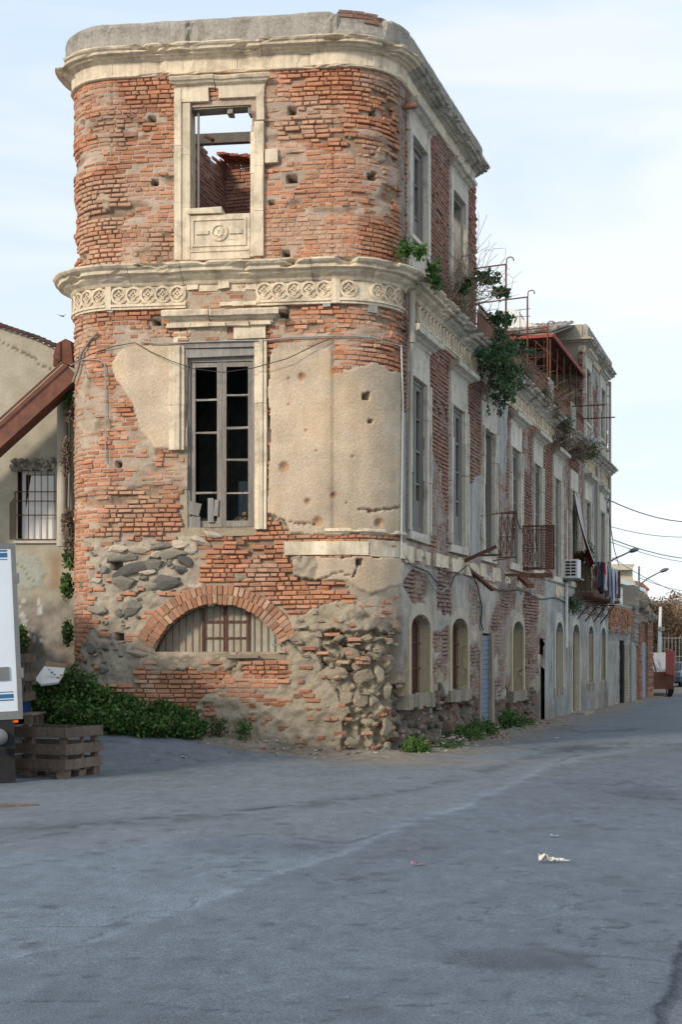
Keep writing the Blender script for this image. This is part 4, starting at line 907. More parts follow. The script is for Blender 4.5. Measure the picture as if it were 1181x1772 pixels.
# --- lunette: boarded light behind iron bars
def band_pts(r_, z_lo, n=24):
    a0 = math.asin(min(1, (z_lo - LZc) / r_)); return [(LUc - math.cos(a) * r_, LZc + math.sin(a) * r_) for a in np.linspace(a0, math.pi - a0, n)]
b = MB(); pts_ = band_pts(LRr + .02, LZ0); v = [W(p[0], p[1], -.31) for p in pts_]; b.add(v, [list(range(len(v)))]); 
lun = b.build('lunette_window', mat('dusty_panes', (.38, .33, .25), var=.2, scale=2.5, fine=12, stain=(.40, .45, .36), stain_amt=.8, stain_scale=2.4, rough=.3, bump=.1), palazzo)
b = MB()
for px_ in (345, 383, 423): b.wbox(U(px_) - .025, U(px_) + .025, LZ0, LZc + math.sqrt(max(0, LRr ** 2 - (U(px_) - LUc) ** 2)), -.3, -.27)
b.wbox(U(347), U(421), Zp(377, 1077), Zp(377, 1073), -.3, -.28); b.wbox(U(347), U(421), Zp(377, 1105), Zp(377, 1102), -.3, -.28)
b.build('frame', mat('brown_frame', (.16, .085, .06), bump=.1), lun)
b = MB()
for k in range(1, 20):
    u = LUc - LRr + k * (2 * LRr) / 20; h = LRr ** 2 - (u - LUc) ** 2
    if h > 0 and LZc + math.sqrt(h) > LZ0 + .03: b.tube([W(u, LZ0, -.2), W(u, LZc + math.sqrt(h) - .01, -.2)], .0085, 6)
b.wbox(U(270), U(489), LZ0, LZ0 + .03, -.215, -.185)
b.build('iron_grille', M['rust'], lun)
b = MB(); pts2 = band_pts(LRr - .015, LZ0, 30)
for k in range(29):   # bent tin edging under the arch
    (a, za), (c, zc_) = pts2[k], pts2[k + 1]; b.add([W(a, za, -.22), W(a, za, -.3), W(c, zc_, -.3), W(c, zc_, -.22)], [(0, 1, 2, 3)])
b.build('tin_edging', M['wood_warm'], lun)
b = MB(); b.wbox(U(268), U(492), Zp(377, 1140), LZ0, -.34, -.03, 0, (.30, .25, .18), j=.012, seg=6); b.wbox(U(392), U(447), Zp(377, 1139), Zp(377, 1134), -.1, .05, 0, (.25, .21, .16), j=.01); b.build('lunette_sill', M['wall'], palazzo)

# --- street side: tall windows of the main floor
STY = [dict(kind='closed', cor=1), dict(kind='closed', cor=1), dict(kind='open', cor=1), dict(kind='closed', cor=1), dict(kind='closed', cor=1), dict(kind='closed', cor=1), dict(kind='open', cor=0), dict(kind='closed', cor=1), dict(kind='closed', cor=1)]
for i, c in enumerate(WC):
    u = S(c); st = STY[i]; ws = MB(); J = .012 if i != 2 else .03
    z0, z1 = 3.6, 6.17
    for sx in (-1, 1):
        zz = [z0 + .0, z0 + .9 + rnd.random() * .5, z1 - .6, z1]
        for k in range(3):
            a, e = sorted((u + sx * HW, u + sx * (HW + .15))); stonebox(ws, a, e, zz[k] + .004, zz[k + 1] - .004, -.42, .05 + rnd.uniform(-.008, .008), j=J * .5)
            a, e = sorted((u + sx * (HW + .15), u + sx * (HW + .22))); stonebox(ws, a, e, zz[k] + .004, zz[k + 1] - .004, -.08, .075, j=J * .5)
    stonebox(ws, u - HW - .2, u - .1, z1, 6.72, -.42, .045, j=J); stonebox(ws, u - .09, u + HW + .2, z1, 6.72, -.42, .04, j=J)
    stonebox(ws, u - HW - .2, u + HW + .2, 3.46, 3.6, -.42, .055, j=J)
    sur = ws.build('window_surround', M['stone3'], palazzo)
    if st['cor']:
        lc = MB(); corn(lc, u - HW - .36, u + HW + .36, 6.72, .20, .24 if i < 8 else .2); lc.build('window_cornice', M['stone3'], sur)
    fr = MB(); fr.wbox(u - HW, u - HW + .06, z0, z1, -.16, -.03); fr.wbox(u + HW - .06, u + HW, z0, z1, -.16, -.03); fr.wbox(u - HW + .06, u + HW - .06, z1 - .07, z1, -.16, -.03)
    if st['kind'] == 'closed':
        wf = fr.build('window', M['wood'], palazzo)
        sash_pair(wf, u - HW + .06, u + HW - .06, z0 + .02, z1 - .07, -.045, [[4.45, 5.0, 5.55]] * 2, st=.08, low=.55)
        gl = MB(); gl.wbox(u - HW + .06, u + HW - .06, z0 + .3, z1 - .1, -.095, -.09); gl.build('pane', M['glass'], wf)
    else:
        wf = fr.build('window', M['wood'], palazzo)
        b = MB(); b.wbox(u + HW - .10, u + HW - .05, z0, z1 - .07, -.7, -.31); b.build('open_leaf', M['wood'], wf)
# top storey windows of the two towers
for i, c in ((0, WC[0]), (1, WC[1]), (7, WC[7]), (8, WC[8])):
    u = S(c); ws = MB(); z0, z1 = 8.5, 10.12
    for sx in (-1, 1):
        for k, (za, zb) in enumerate(((7.72, 8.4), (8.4, 9.3), (9.3, 10.15))):
            a, e = sorted((u + sx * HW, u + sx * (HW + .18))); stonebox(ws, a, e, za + .004, zb - .004, -.4, .06 + rnd.uniform(-.01, .01), j=.008)
    stonebox(ws, u - HW - .2, u + HW + .2, z1, 10.45, -.4, .05, j=.01); stonebox(ws, u - HW, u + HW, 7.74, 8.42, -.35, .01, j=.01); stonebox(ws, u - HW - .02, u + HW + .02, 8.42, 8.5, -.35, .06, j=.01)
    sur = ws.build('window_surround', M['stone3'], palazzo); lc = MB(); corn(lc, u - HW - .3, u + HW + .3, 10.45, .17, .2, broken=u + .1 if i == 0 else None); lc.build('window_cornice', M['stone3'], sur)
    fr = MB(); fr.wbox(u - HW, u - HW + .07, z0, z1, -.2, -.03); fr.wbox(u + HW - .07, u + HW, z0, z1, -.2, -.03); fr.wbox(u - HW + .07, u + HW - .07, z1 - .08, z1, -.2, -.03)
    wf = fr.build('window', M['wood'], palazzo)
    if i in (0,): sash_pair(wf, u - HW + .07, u + HW - .07, z0, z1 - .08, -.07, [[8.95, 9.5]] * 2, st=.09, low=.4); gl = MB(); gl.wbox(u - HW + .08, u + HW - .08, z0, z1 - .1, -.12, -.115); gl.build('pane', M['glass'], wf)
    if i > 6: sash_pair(wf, u - HW + .07, u + HW - .07, z0, z1 - .08, -.16, [[9.1]] * 2, st=.09); gl = MB(); gl.wbox(u - HW + .08, u + HW - .08, z0, z1 - .1, -.22, -.215); gl.build('pane', M['glass'], wf)
b = MB(); u = S(WC[1]); b.wbox(u + .05, u + HW + .02, 8.5, 10.1, -.8, -.5, 0, (.33, .27, .2), j=.01); b.build('inner_jamb', M['wall'], palazzo)
# --- ground floor openings of the street side
def arch_line(u, hw, z0, z1, za, n=12): return [(u - hw, z0)] + [(u - hw * math.cos(a), z1 + (za - z1) * math.sin(a)) for a in np.linspace(0, math.pi, n)] + [(u + hw, z0)]
def arch_sur(b, u, hw, z0, z1, za, wd, d0, d1, m=0, c=None, wdt=None):
    I = arch_line(u, hw, z0, z1, za); O = arch_line(u, hw + wd, z0, z1, za + (wdt or wd))
    for k in range(len(I) - 1):
        v = [W(p[0] + rnd.uniform(-.004, .004), p[1], d) for p in (I[k], O[k], O[k + 1], I[k + 1]) for d in (d0, d1)]
        kk = 1.0 if 0 < k < len(I) - 2 else .92
        b.add(v, [(0, 2, 4, 6), (1, 7, 5, 3), (0, 1, 3, 2), (4, 5, 7, 6), (2, 3, 5, 4), (0, 6, 7, 1)], m, np.array(c) * (np.array((.95, .98, 1.05)) if kk == 1 else np.array((1, .97, .88))))
for i, (c, w_, z0, z1, za) in enumerate(GW):
    u = S(c); hw = w_ / 2; pale = (.50, .43, .31) if i in (0, 1, 3) else (.56, .52, .43)
    if i in (0, 1, 3, 5, 7, 8):
        b = MB(); arch_sur(b, u, hw, z0 - .02, z1, za, .15, -.38, .05, 0, pale, .20 if i < 4 else .26)
        for sx in (-1, 1):
            a, e = sorted((u + sx * (hw - .004), u + sx * (hw + .02)))
        for q_ in range(6):
            ua = u - hw - .24 + q_ * (w_ + .48) / 6; b.wbox(ua, ua + (w_ + .48) / 6 + .004, z0 - .22 + rnd.uniform(-.04, .02), z0 + rnd.uniform(-.01, .0), -.38, (.08 if i < 4 else .04) + rnd.uniform(-.02, .01), 0, np.array((.27, .235, .18)) * rnd.uniform(.85, 1.15), j=.008)
        sr = b.build('arched_surround', M['wall'], palazzo)
        f = MB(); cx = -.16 if i < 4 else -.11
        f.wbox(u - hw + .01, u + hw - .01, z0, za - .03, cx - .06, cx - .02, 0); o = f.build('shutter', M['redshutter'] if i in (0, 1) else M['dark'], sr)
        f = MB()
        for zz in (z0 + .42, z0 + .85): f.tube([W(u - hw, zz, -.13), W(u + hw, zz, -.13)], .012, 6)
        for k in range(5): f.tube([W(u - hw + (k + .5) * w_ / 5, z0, -.13), W(u - hw + (k + .5) * w_ / 5, za - .06, -.13)], .008, 6)
        if i in (0, 1): f.build('window_bars', M['rust'], sr)
    if i == 6:
        b = MB(); arch_sur(b, u, hw, z0, z1, za, .13, -.45, .05, 0, pale, .26); sr = b.build('doorway_surround', M['wall'], palazzo)
        f = MB(); f.wbox(u - hw + .02, u + hw - .02, z0, za - .02, -.15, -.11); f.build('door', M['redshutter'], sr)
        f = MB(); f.wbox(u - hw - .25, u + hw + .25, -.3, -.06, -.3, .42, j=.01); f.build('doorstep', M['parapet'], sr)
    if i == 2:
        b = MB(); n = 20
        for k in range(n): zz = -.02 + k * (1.98 / n); b.wbox(u - hw, u + hw, zz, zz + 1.98 / n - .006, -.06 - .0, -.035 + .006 * (k % 2))
        o = b.build('roller_shutter', M['blueshutter'], palazzo)
        b = MB(); b.wbox(u - hw - .06, u - .01, 2.02, 2.62, -.12, .02, 0); b.wbox(u + .0, u + hw + .02, 2.02, 2.55, -.12, .0, 0); b.build('overdoor_panel', mat('streaked_panel', (.20, .24, .22), var=.2, stain=(.2, .09, .05), stain_amt=.9, stain_scale=3, stretch=(1, 1, .4)), palazzo)
        b = MB(); b.wbox(u + hw, u + hw + .2, 0, 2.0, -.2, .035, 0, (.32, .26, .2), j=.01); b.wbox(u - hw - .12, u - hw, 0, 2.0, -.2, .03, 0, (.3, .25, .2), j=.01); b.build('door_jamb', M['wall'], palazzo)
    if i == 4:
        b = MB(); b.wbox(u - hw, u + hw, -.2, 2.0, -.14, -.10); b.build('door', M['redshutter'], palazzo)
        b = MB(); b.wbox(u - hw - .05, u + hw + .05, 1.98, 2.05, -.1, .03, j=.01); b.build('door_head', M['wood_warm'], palazzo)

# ------------------------------------------------------------------ the terrace behind the storey cornice
b = MB(); cA = (.31, .275, .215)
qb(b, 20.88, 21.0, .05, WD, 7.6, 10.85, 0, cA); b.add([Q(20.84, .02, 10.68), Q(20.84, WD, 10.68), Q(20.84, WD, 11.30), Q(20.84, .02, 11.30)], [(0, 1, 2, 3)], 0, (.36, .33, .26))
for z0, z1, d in ((10.72, 10.77, .08), (10.77, 10.82, .17), (10.82, 10.88, .26)): qb(b, 20.9 - d, 20.93, -d, WD, z0, z1, 0, (.38, .33, .26), j=.004)
qb(b, 20.86, 20.95, .02, .55, 10.35, 10.68, 0, (.36, .31, .24)); qb(b, 20.9, 26.4, .1, .35, 11.0, 11.27, 0, (.36, .33, .26))
qb(b, 20.84, 20.9, .0, .35, 7.7, 10.35, 0, (.33, .29, .22))
b.build('tower_side_wall', M['plaster'], palazzo)
b = MB(); qb(b, 8.2, 20.9, 1.9, 2.1, 7.6, 9.75, 0); b.build('rooftop_room_wall', M['rust_sheet'], palazzo)
b = MB()          # clay tiles of the room beside the far tower, sloping up away from the street end
for i in range(24):
    w_ = .35 + i * .17
    for k in range(9):
        sa = 17.1 + k * .42; za = 10.30 + k * .117; c = np.array(rnd.choice([(.26, .12, .08), (.3, .27, .22), (.34, .3, .26), (.36, .35, .32), (.22, .15, .11)])) * rnd.uniform(.7, 1.2); v = []
        for s2, zz in ((sa, za), (sa + .47, za + .15)):
            for a in (0, 45, 90, 135, 180): v.append(Q(s2 + rnd.uniform(-.01, .01), w_ - .08 * math.cos(R(a)), zz + .075 * math.sin(R(a))))
        b.add(v, [(q, q + 1, q + 6, q + 5) for q in range(4)], 0, c); b.add(v[:5], [[0, 1, 2, 3, 4]], 0, c * .5)
roof = b.build('tile_roof', M['tile'], palazzo)
b = MB(); b.add([Q(17.0, .25, 10.24), Q(17.0, 4.4, 10.24), Q(20.85, 4.4, 11.3), Q(20.85, .25, 11.3), Q(17.0, .25, 10.2), Q(17.0, 4.4, 10.2), Q(20.85, 4.4, 11.26), Q(20.85, .25, 11.26)], [(0, 1, 2, 3), (7, 6, 5, 4), (0, 4, 5, 1), (0, 3, 7, 4)]); qb(b, 17.2, 17.3, .3, 4.4, 9.7, 10.24)
b.build('roof_boards', M['wood_warm'], palazzo)
b = MB(); pr = [(2.35, 10.7), (2.3, 11.42), (2.2, 11.52), (1.75, 11.54), (1.62, 11.45), (1.5, 11.2), (1.25, 11.05), (.95, 10.98), (.95, 10.7)]; n = len(pr)
v = [Q(19.3, w_, z) for w_, z in pr] + [Q(19.9, w_, z) for w_, z in pr]
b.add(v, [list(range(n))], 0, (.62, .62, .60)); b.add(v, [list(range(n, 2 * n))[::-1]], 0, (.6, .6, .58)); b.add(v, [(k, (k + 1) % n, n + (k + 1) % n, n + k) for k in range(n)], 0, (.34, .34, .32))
b.build('chimney', M['plaster'], palazzo)
can = MB(); zc_ = 9.78
for k in range(37):    # corrugated sheet roof over the terrace
    s0 = 15.3 + k * .152; s1 = s0 + .152
    for q, (a, e, h0, h1) in enumerate(((s0, s0 + .076, 0, .025), (s0 + .076, s1, .025, 0))): can.add([Q(a, -.05, zc_ + h0), Q(e, -.05, zc_ + h1), Q(e, 1.5, zc_ + .16 + h1), Q(a, 1.5, zc_ + .16 + h0)], [(0, 1, 2, 3)])
co = can.build('terrace_canopy', M['rust_sheet'], palazzo)
b = MB(); qb(b, 15.24, 15.3, -.05, 1.55, 9.74, 9.82); qb(b, 15.3, 20.9, -.08, -.04, 9.72, 9.83); b.build('canopy_edge', mat('red_painted_edge', (.30, .07, .055), var=.25, stain=(.12, .06, .04)), co)
b = MB()
for s_ in np.arange(15.35, 20.9, 1.1): b.tube([Q(s_, .04, 7.7), Q(s_, .04, zc_)], .022, 6); b.tube([Q(s_, .04, 9.3), Q(s_, .5, 9.75)], .015, 5); b.tube([Q(s_, 1.45, 7.7), Q(s_, 1.45, zc_ + .1)], .03, 6)
for k in range(12): s_ = 15.35 + k * .46; b.tube([Q(s_, 0.02, zc_ - .03), Q(s_, 1.5, zc_ + .12)], .014, 5)
b.build('canopy_frame', M['rust'], co)
b = MB()
for s_ in np.arange(15.4, 20.8, .28): b.tube([Q(s_, 1.5, 7.7), Q(s_, 1.5, 9.85)], .012, 5)
for zz in np.arange(8.0, 9.8, .3): b.tube([Q(15.4, 1.5, zz), Q(20.8, 1.5, zz)], .010, 5)
for ww in np.arange(.2, 1.5, .22): b.tube([Q(15.35, ww, 8.5), Q(15.35, ww, 9.82)], .008, 5)
for zz in np.arange(8.6, 9.8, .22): b.tube([Q(15.35, .1, zz), Q(15.35, 1.5, zz)], .008, 5)
b.build('canopy_lattice', M['rust'], co)
b = MB(); qb(b, 16.6, 18.6, 1.78, 1.86, 8.3, 9.3); b.build('rooftop_window', M['wood'], palazzo)
# railing with rusty sheets between concrete posts
for s0, s1 in ((6.4, 11.6), (12.1, 14.6), (15.35, 18.2), (19.2, 20.85)):
    b = MB(); qb(b, s0, s1, -.03, 0.0, 7.74, 8.36); pn = b.build('railing_sheet', M['rust_sheet'], palazzo)
    b = MB(); qb(b, s0, s1, -.045, -.005, 8.50, 8.53); qb(b, s0, s1, -.045, -.005, 8.36, 8.385)
    n = int((s1 - s0) / .13)
    for k in range(n):
        s_ = s0 + (k + .5) * (s1 - s0) / n; pts_ = [Q(s_ + .045 * math.cos(a), -.03, 8.442 + .05 * math.sin(a)) for a in np.linspace(0, 2 * math.pi, 9)]; b.tube(pts_, .007, 4, caps=False)
    b.build('railing', M['rust'], pn)
for s0, s1 in ((14.62, 15.3), (18.25, 19.1)):
    b = MB(); qb(b, s0, s1, -.06, .14, 7.7, 8.58, 0, (.36, .34, .28), j=.008); b.build('railing_post', M['plaster'], palazzo)
# tall poles with a scrolled head and an arm back to the roof
for s_, zt_, al in ((9.33, 10.2, 1.1), (11.9, 10.1, 1.1), (14.7, 10.0, 1.25)):
    b = MB(); b.tube([Q(s_, .0, 7.7), Q(s_, 0, zt_ - .12)], .022, 6); b.tube([Q(s_, 0, zt_ - .13), Q(s_, 1.9, zt_ - .22)], .017, 6)
    hk = [Q(s_, -.0 - .07 + .07 * math.cos(a) * -1 * -1, zt_ - .06 + .07 * math.sin(a)) for a in np.linspace(R(-20), R(230), 10)]
    hk = [Q(s_, -.09 + .08 * math.cos(a), zt_ - .05 + .07 * math.sin(a)) for a in np.linspace(R(-30), R(200), 10)]
    b.tube([Q(s_, .0, zt_ - .13)] + hk, .014, 5); b.build('curled_pole', M['rust'], palazzo)
for s_, z_, e_ in ((18.3, 8.45, 1.0), (20.8, 8.5, .95)):
    b = MB(); b.tube([Q(s_, .1, z_), Q(s_, -e_, z_ + .0)], .02, 6); b.build('projecting_bar', M['rust'], palazzo)
# terrace netting poles, thin aerial
ae = MB()
for p, q in ((at(893, 537, 33), at(919, 534, 33)), (at(901, 535, 33), at(901, 575, 33)), (at(886, 548, 33), at(919, 547, 33))): ae.tube([p, q], .008, 4)
t_ = ae.build('roof_aerial', M['metalgrey'], palazzo)

# ------------------------------------------------------------------ balconies
def scroll_panel(b, P, n, h, r=.009):
    """ironwork panel of bowed bars; P(t, z) maps 0..1, height to world"""
    for k in range(n):
        t0 = (k + .5) / n; w_ = .5 / n
        b.tube([P(t0, 0), P(t0, h)], r, 4, caps=False)
        for sg in (-1, 1): b.tube([P(t0 + sg * w_ * math.sin(a) * .85, h * (.08 + .36 * (1 - math.cos(a)) / 2)) for a in np.linspace(0, math.pi, 7)], r * .8, 4, caps=False); b.tube([P(t0 + sg * w_ * math.sin(a) * .8, h * (.5 + .42 * (1 - math.cos(a)) / 2)) for a in np.linspace(0, math.pi, 7)], r * .8, 4, caps=False)
    b.tube([P(0, 0), P(1, 0)], r * 1.3, 4); b.tube([P(0, h), P(1, h)], r * 1.8, 4); b.tube([P(0, h * .46), P(1, h * .46)], r, 4)
# inhabited balcony
s0, s1, bw, zf = 19.25, 25.6, .52, 3.28
bal = MB(); qb(bal, s0, s1, -bw, .02, zf - .08, zf, 0, j=.01); qb(bal, s0 - .03, s1 + .03, -bw - .04, .02, zf - .05, zf - .02, 0)
bo = bal.build('balcony', M['rust'], palazzo)
b = MB(); scroll_panel(b, lambda t, z: Q(s0, -t * bw, zf + .02 + z), 4, .92, .011); scroll_panel(b, lambda t, z: Q(s0 + t * (s1 - s0), -bw, zf + .02 + z), 22, .92); scroll_panel(b, lambda t, z: Q(s1, -t * bw, zf + .02 + z), 4, .92); b.build('balcony_railing', M['rust'], bo)
b = MB(); qb(b, s0 + .03, s0 + .04, -bw + .05, -.02, zf + .02, zf + .88, 0); b.build('reed_screen', mat('green_brown_screen', (.17, .17, .10), var=.3, stretch=(8, 8, .5), fine_amt=.3), bo)
b = MB(); qb(b, s1 - .03, s1 - .0, -bw - .02, -.0, zf + .1, zf + .98, 0); b.build('end_sheet', M['rust_sheet'], bo)
for s_ in (19.5, 21.2, 22.9, 24.6):
    b = MB(); arc = [Q(s_, -.46 * math.sin(a), zf - .16 - .62 * (1 - math.cos(a) * 0 - math.sin(a))) for a in np.linspace(0, math.pi / 2, 9)]
    b.tube(arc, .022, 5); b.tube([Q(s_, 0, zf - .16), Q(s_, -bw + .05, zf - .16)], .022, 5); b.tube([Q(s_, 0, zf - .16), Q(s_, 0, zf - .85)], .022, 5)
    for rr_ in (.18, .11): b.tube([Q(s_, -.20 + rr_ * .8 * math.cos(a), zf - .38 + rr_ * math.sin(a)) for a in np.linspace(0, R(330), 12)], .013, 4)
    b.build('balcony_bracket', M['rust'], bo)
# rusty wreck of the second balcony
b = MB(); scroll_panel(b, lambda t, z: Q(11.0, -.02 - t * .42, 3.55 + z), 4, .95, .010)
for k in range(17): b.tube([Q(11.05, -.45 - k * .019, 3.52), Q(11.05, -.45 - k * .019, 4.5)], .006, 4, caps=False)
for k in range(26): z = 3.54 + k * .037; b.tube([Q(11.05, -.45, z), Q(11.05, -.77, z)], .0055, 4, caps=False)
b.tube([Q(11.0, 0, 4.5), Q(11.0, -.78, 4.5)], .018, 5); b.tube([Q(11.0, .0, 3.52), Q(11.0, -.78, 3.52)], .018, 5); b.tube([Q(11.0, -.78, 3.5), Q(11.0, -.78, 4.52)], .016, 5)
rb = b.build('ruined_balcony', M['rust'], palazzo)
b = MB(); qb(b, 10.9, 11.02, -.75, .1, 3.32, 3.42); b.bar(Q(10.9, .0, 3.36), Q(9.3, -.55, 3.05), .14, .09); b.bar(Q(9.3, .02, 3.30), Q(9.3, -.5, 3.28), .08, .06); b.build('floor_beam', M['rust_sheet'], rb)
# first, fallen balcony at the third window
b = MB(); scroll_panel(b, lambda t, z: Q(8.3 + .1 * t, -.02 - t * .36 - z * .04, 3.62 + z * .98), 3, .95, .010)
b.tube([Q(6.7, -.03, 4.35), Q(7.6, -.25, 4.48), Q(8.4, -.40, 4.60)], .014, 5); b.tube([Q(8.4, -.38, 4.58), Q(9.9, -.20, 4.35), Q(12.4, -.5, 4.52)], .012, 5); b.tube([Q(8.3, -.36, 4.58), Q(8.2, -.32, 3.6)], .012, 5); b.tube([Q(7.7, .0, 3.5), Q(8.2, -.45, 3.62)], .014, 5)
rb = b.build('ruined_balcony', M['rust'], palazzo)
b = MB(); b.bar(Q(5.3, .02, 3.35), Q(5.3, -.62, 3.62), .08, .06); b.bar(Q(6.2, .02, 3.52), Q(6.2, -.55, 3.52), .05, .04); b.bar(Q(5.4, .05, 3.3), Q(6.5, -.3, 2.85), .09, .05); b.build('floor_beam', M['rust'], rb)
b = MB(); b.tube([W(LA - .02, 10.40, -.1), W(LA + .03, 10.42, .22)], .05, 9); b.build('clay_spout', mat('clay_pipe', (.22, .10, .065)), palazzo)
# ================================================================== things beside, in front of and behind the palazzo
def foliage(b, c, r, n, size, cols, up=.3, shell=.55, gaps=.0, seed=0):
    rr = np.random.default_rng(seed + 11)
    d = rr.normal(size=(n, 3)); d /= np.linalg.norm(d, axis=1)[:, None]; rad = rr.random(n) ** shell
    P = d * rad[:, None]
    lump = vn(P[:, 0] * 3.1 + seed, P[:, 1] * 3.1 + P[:, 2] * 2.3, seed)
    P = P * (.78 + .5 * lump)[:, None]
    if gaps: P = P[vn(P[:, 0] * 4 + seed, P[:, 2] * 4 + P[:, 1], seed + 3) > gaps]
    n = len(P); P = P * np.array(r) + np.array(c)
    a = rr.normal(size=(n, 3)); a[:, 2] += up; a /= np.linalg.norm(a, axis=1)[:, None]
    q = np.cross(a, rr.normal(size=(n, 3))); q /= np.linalg.norm(q, axis=1)[:, None]
    s_ = (size * rr.uniform(.6, 1.35, n))[:, None]
    nn = np.cross(a, q)
    V = np.stack([P, P + q * s_ * .42 + a * s_ * .45, P + a * s_ * 1.1 + nn * s_ * .15, P - q * s_ * .42 + a * s_ * .45], 1)
    cols = np.array(cols); C = cols[rr.integers(0, len(cols), n)] * rr.uniform(.7, 1.3, (n, 1)) * (.75 + .6 * lump[:n, None] if not gaps else 1)
    b.add(V.reshape(-1, 3), np.arange(4 * n).reshape(-1, 4), 0, np.repeat(C, 4, 0))
GREEN = [(.04, .10, .022), (.06, .135, .028), (.028, .065, .016), (.085, .17, .04), (.11, .15, .045)]
OLIVE = [(.08, .11, .04), (.06, .09, .03), (.1, .12, .05)]
DRY = [(.20, .15, .11), (.15, .11, .09), (.12, .09, .075), (.25, .19, .13)]
GRASS = [(.06, .14, .02), (.08, .18, .03), (.1, .17, .04)]
TWIG = mat('pale_dry_twigs', (.30, .22, .15), var=.3, bump=0, rough=.95)
def plant(name, lb, cat, blobs, n, size, cols, loc, twigs=(), group=None, **kw):
    t = thing(name, lb, cat, loc, group); b = MB(); spray = kw.pop('spray', 0)
    if spray:
        for k, tw_ in enumerate(twigs):
            m_ = len(tw_[0])
            for q in range(int(m_ * .35), m_):
                if rnd.random() < .8: p = tw_[0][q]; foliage(b, tuple(p), (.10, .09, .08), spray, size, cols, seed=k * 9 + q, up=.0, shell=.9)
    for i, (c, r) in enumerate(blobs): foliage(b, c, r, int(n * (r[0] * r[1] * r[2]) ** .45 * 6), size, cols, seed=i * 7 + int(abs(loc[0] * 31)), **kw)
    b.build('foliage', M['leaf'], t)
    if twigs:
        b = MB()
        for tw_ in twigs: b.tube(tw_[0], tw_[1], 5, r1=tw_[1] * .35)
        b.build('stem', TWIG if 'dry' in lb else M['twig'], t)
    return t
def wander(a, e, n=7, k=.08):
    a = Vector(a); e = Vector(e); L_ = (e - a).length
    return [a.lerp(e, i / (n - 1)) + Vector((rnd.gauss(0, 1), rnd.gauss(0, 1), rnd.gauss(0, 1))) * (k * L_ * (0 < i < n) * math.sin(math.pi * i / (n - 1)) ** .5 * .6 if 0 < i < n - 1 else 0) for i in range(n)]
def G(x, y): return float(gz(x, y))
def fp(px, out_, z=0.0):
    """a point out_ metres in front of the wall at photo column px"""
    x, y, nx, ny = [float(q) for q in path(U(px))]; return (x + nx * out_, y + ny * out_, z)

# --- big green shrub at the foot of the front
bl = []
for px_, h_, o_ in ((60, .62, .75), (85, .66, .7), (110, .78, .55), (135, .88, .5), (160, .72, .5), (185, .62, .55), (210, .58, .6), (235, .52, .65), (262, .46, .6), (290, .52, .5), (318, .46, .5), (335, .30, .55), (120, .45, 1.0), (180, .4, 1.05), (230, .35, 1.0), (280, .32, .9)):
    if px_ < 140: x = (px_ - CX) / F * 22.6; y = 22.7 - o_ * .7
    else: x, y, _z = fp(px_, o_)
    g_ = G(x, y); bl.append(((x, y, g_ + h_ * .38), (.36, .36, h_ * .58)))
plant('shrub', 'dense dark green shrub spreading along the foot of the front wall at the left', 'shrub', bl, 2600, .055, GREEN, fp(200, .5, .4), up=.5)
for px_, o_, r_, lb in ((384, .34, .14, 'small thin dusty weed growing below the left part of the lunette window'), (428, .30, .13, 'small bright tuft of weed below the right end of the lunette window')):
    x, y, _z = fp(px_, o_); plant('weed', lb, 'weed', [((x, y, G(x, y) + .22), (r_ * 1.2, r_, r_ * 1.3))], 500, .045, OLIVE if px_ < 400 else GREEN, (x, y, G(x, y)), up=1.0)
# --- weeds along the street side
for s_, o_, r_, h_, cc, lb in ((.55, .30, .22, .26, GRASS, 'bright yellow green weed at the foot of the palazzo corner'), (2.2, .28, .5, .10, GREEN, 'low strip of grass below the first arched window'), (4.4, .2, .55, .24, GREEN, 'dark grassy weed below the second arched window'), (6.1, .15, .45, .34, GREEN, 'tall clump of weed just left of the blue roller shutter'), (9.0, .15, .42, .42, GREEN, 'leafy dark weed just right of the blue roller shutter'), (10.9, .1, .25, .2, GREEN, 'small weed tuft below the third arched window')):
    x, y, _z = Q(s_, -o_, 0); g_ = G(x, y); plant('weed', lb, 'weed', [((x + tR[0] * k, y + tR[1] * k, g_ + h_ * .3), (r_ * .5 + .1, r_ * .6, h_ * rnd.uniform(.5, .95))) for k in (-r_ * .7, -r_ * .2, r_ * .3, r_ * .8)], 650, .04, cc, (x, y, g_), up=.9)
# --- wild plants rooted in the cornice
def cornice_plant(s0, z0, blobs, twigs, name, lb, cols, n=700, size=.07, tr=.018, spray=0, gaps=.45):
    B = [(Q(s, w_, z), r) for s, w_, z, r in blobs]; T = [(wander(Q(*a), Q(*e), 8), tr) for a, e in twigs]
    return plant(name, lb, 'plant', B, n, size, cols, Q(s0, -.15, z0), T, up=.1, shell=.9, gaps=gaps, spray=spray)
cornice_plant(.9, 7.7, [(.3, -.2, 7.95, (.16, .14, .14)), (.7, -.3, 8.0, (.15, .15, .13)), (.9, -.5, 7.75, (.14, .14, .22)), (1.1, -.5, 7.6, (.1, .1, .14))], [((.9, 0, 7.7), (.3, -.2, 8.05)), ((.9, 0, 7.7), (1.0, -.55, 7.5))], 'fig_shrub', 'light green leafy sprig on the storey cornice at the rounded corner', [(.06, .14, .03), (.09, .18, .04), (.05, .11, .03)], 600, .06, spray=14)
tws = [((3.4 + rnd.uniform(-.5, 1.5), -.1, 7.7), (3.2 + rnd.uniform(-1, 3), rnd.uniform(-.9, -.1), 8.1 + rnd.random() * 1.3)) for _ in range(95)]
tws += [((4.5, -.1, 7.7), (6.4, -.9, 9.1)), ((4.5, -.1, 7.7), (6.6, -.8, 8.7)), ((4.5, -.1, 7.7), (5.8, -.7, 9.4))]
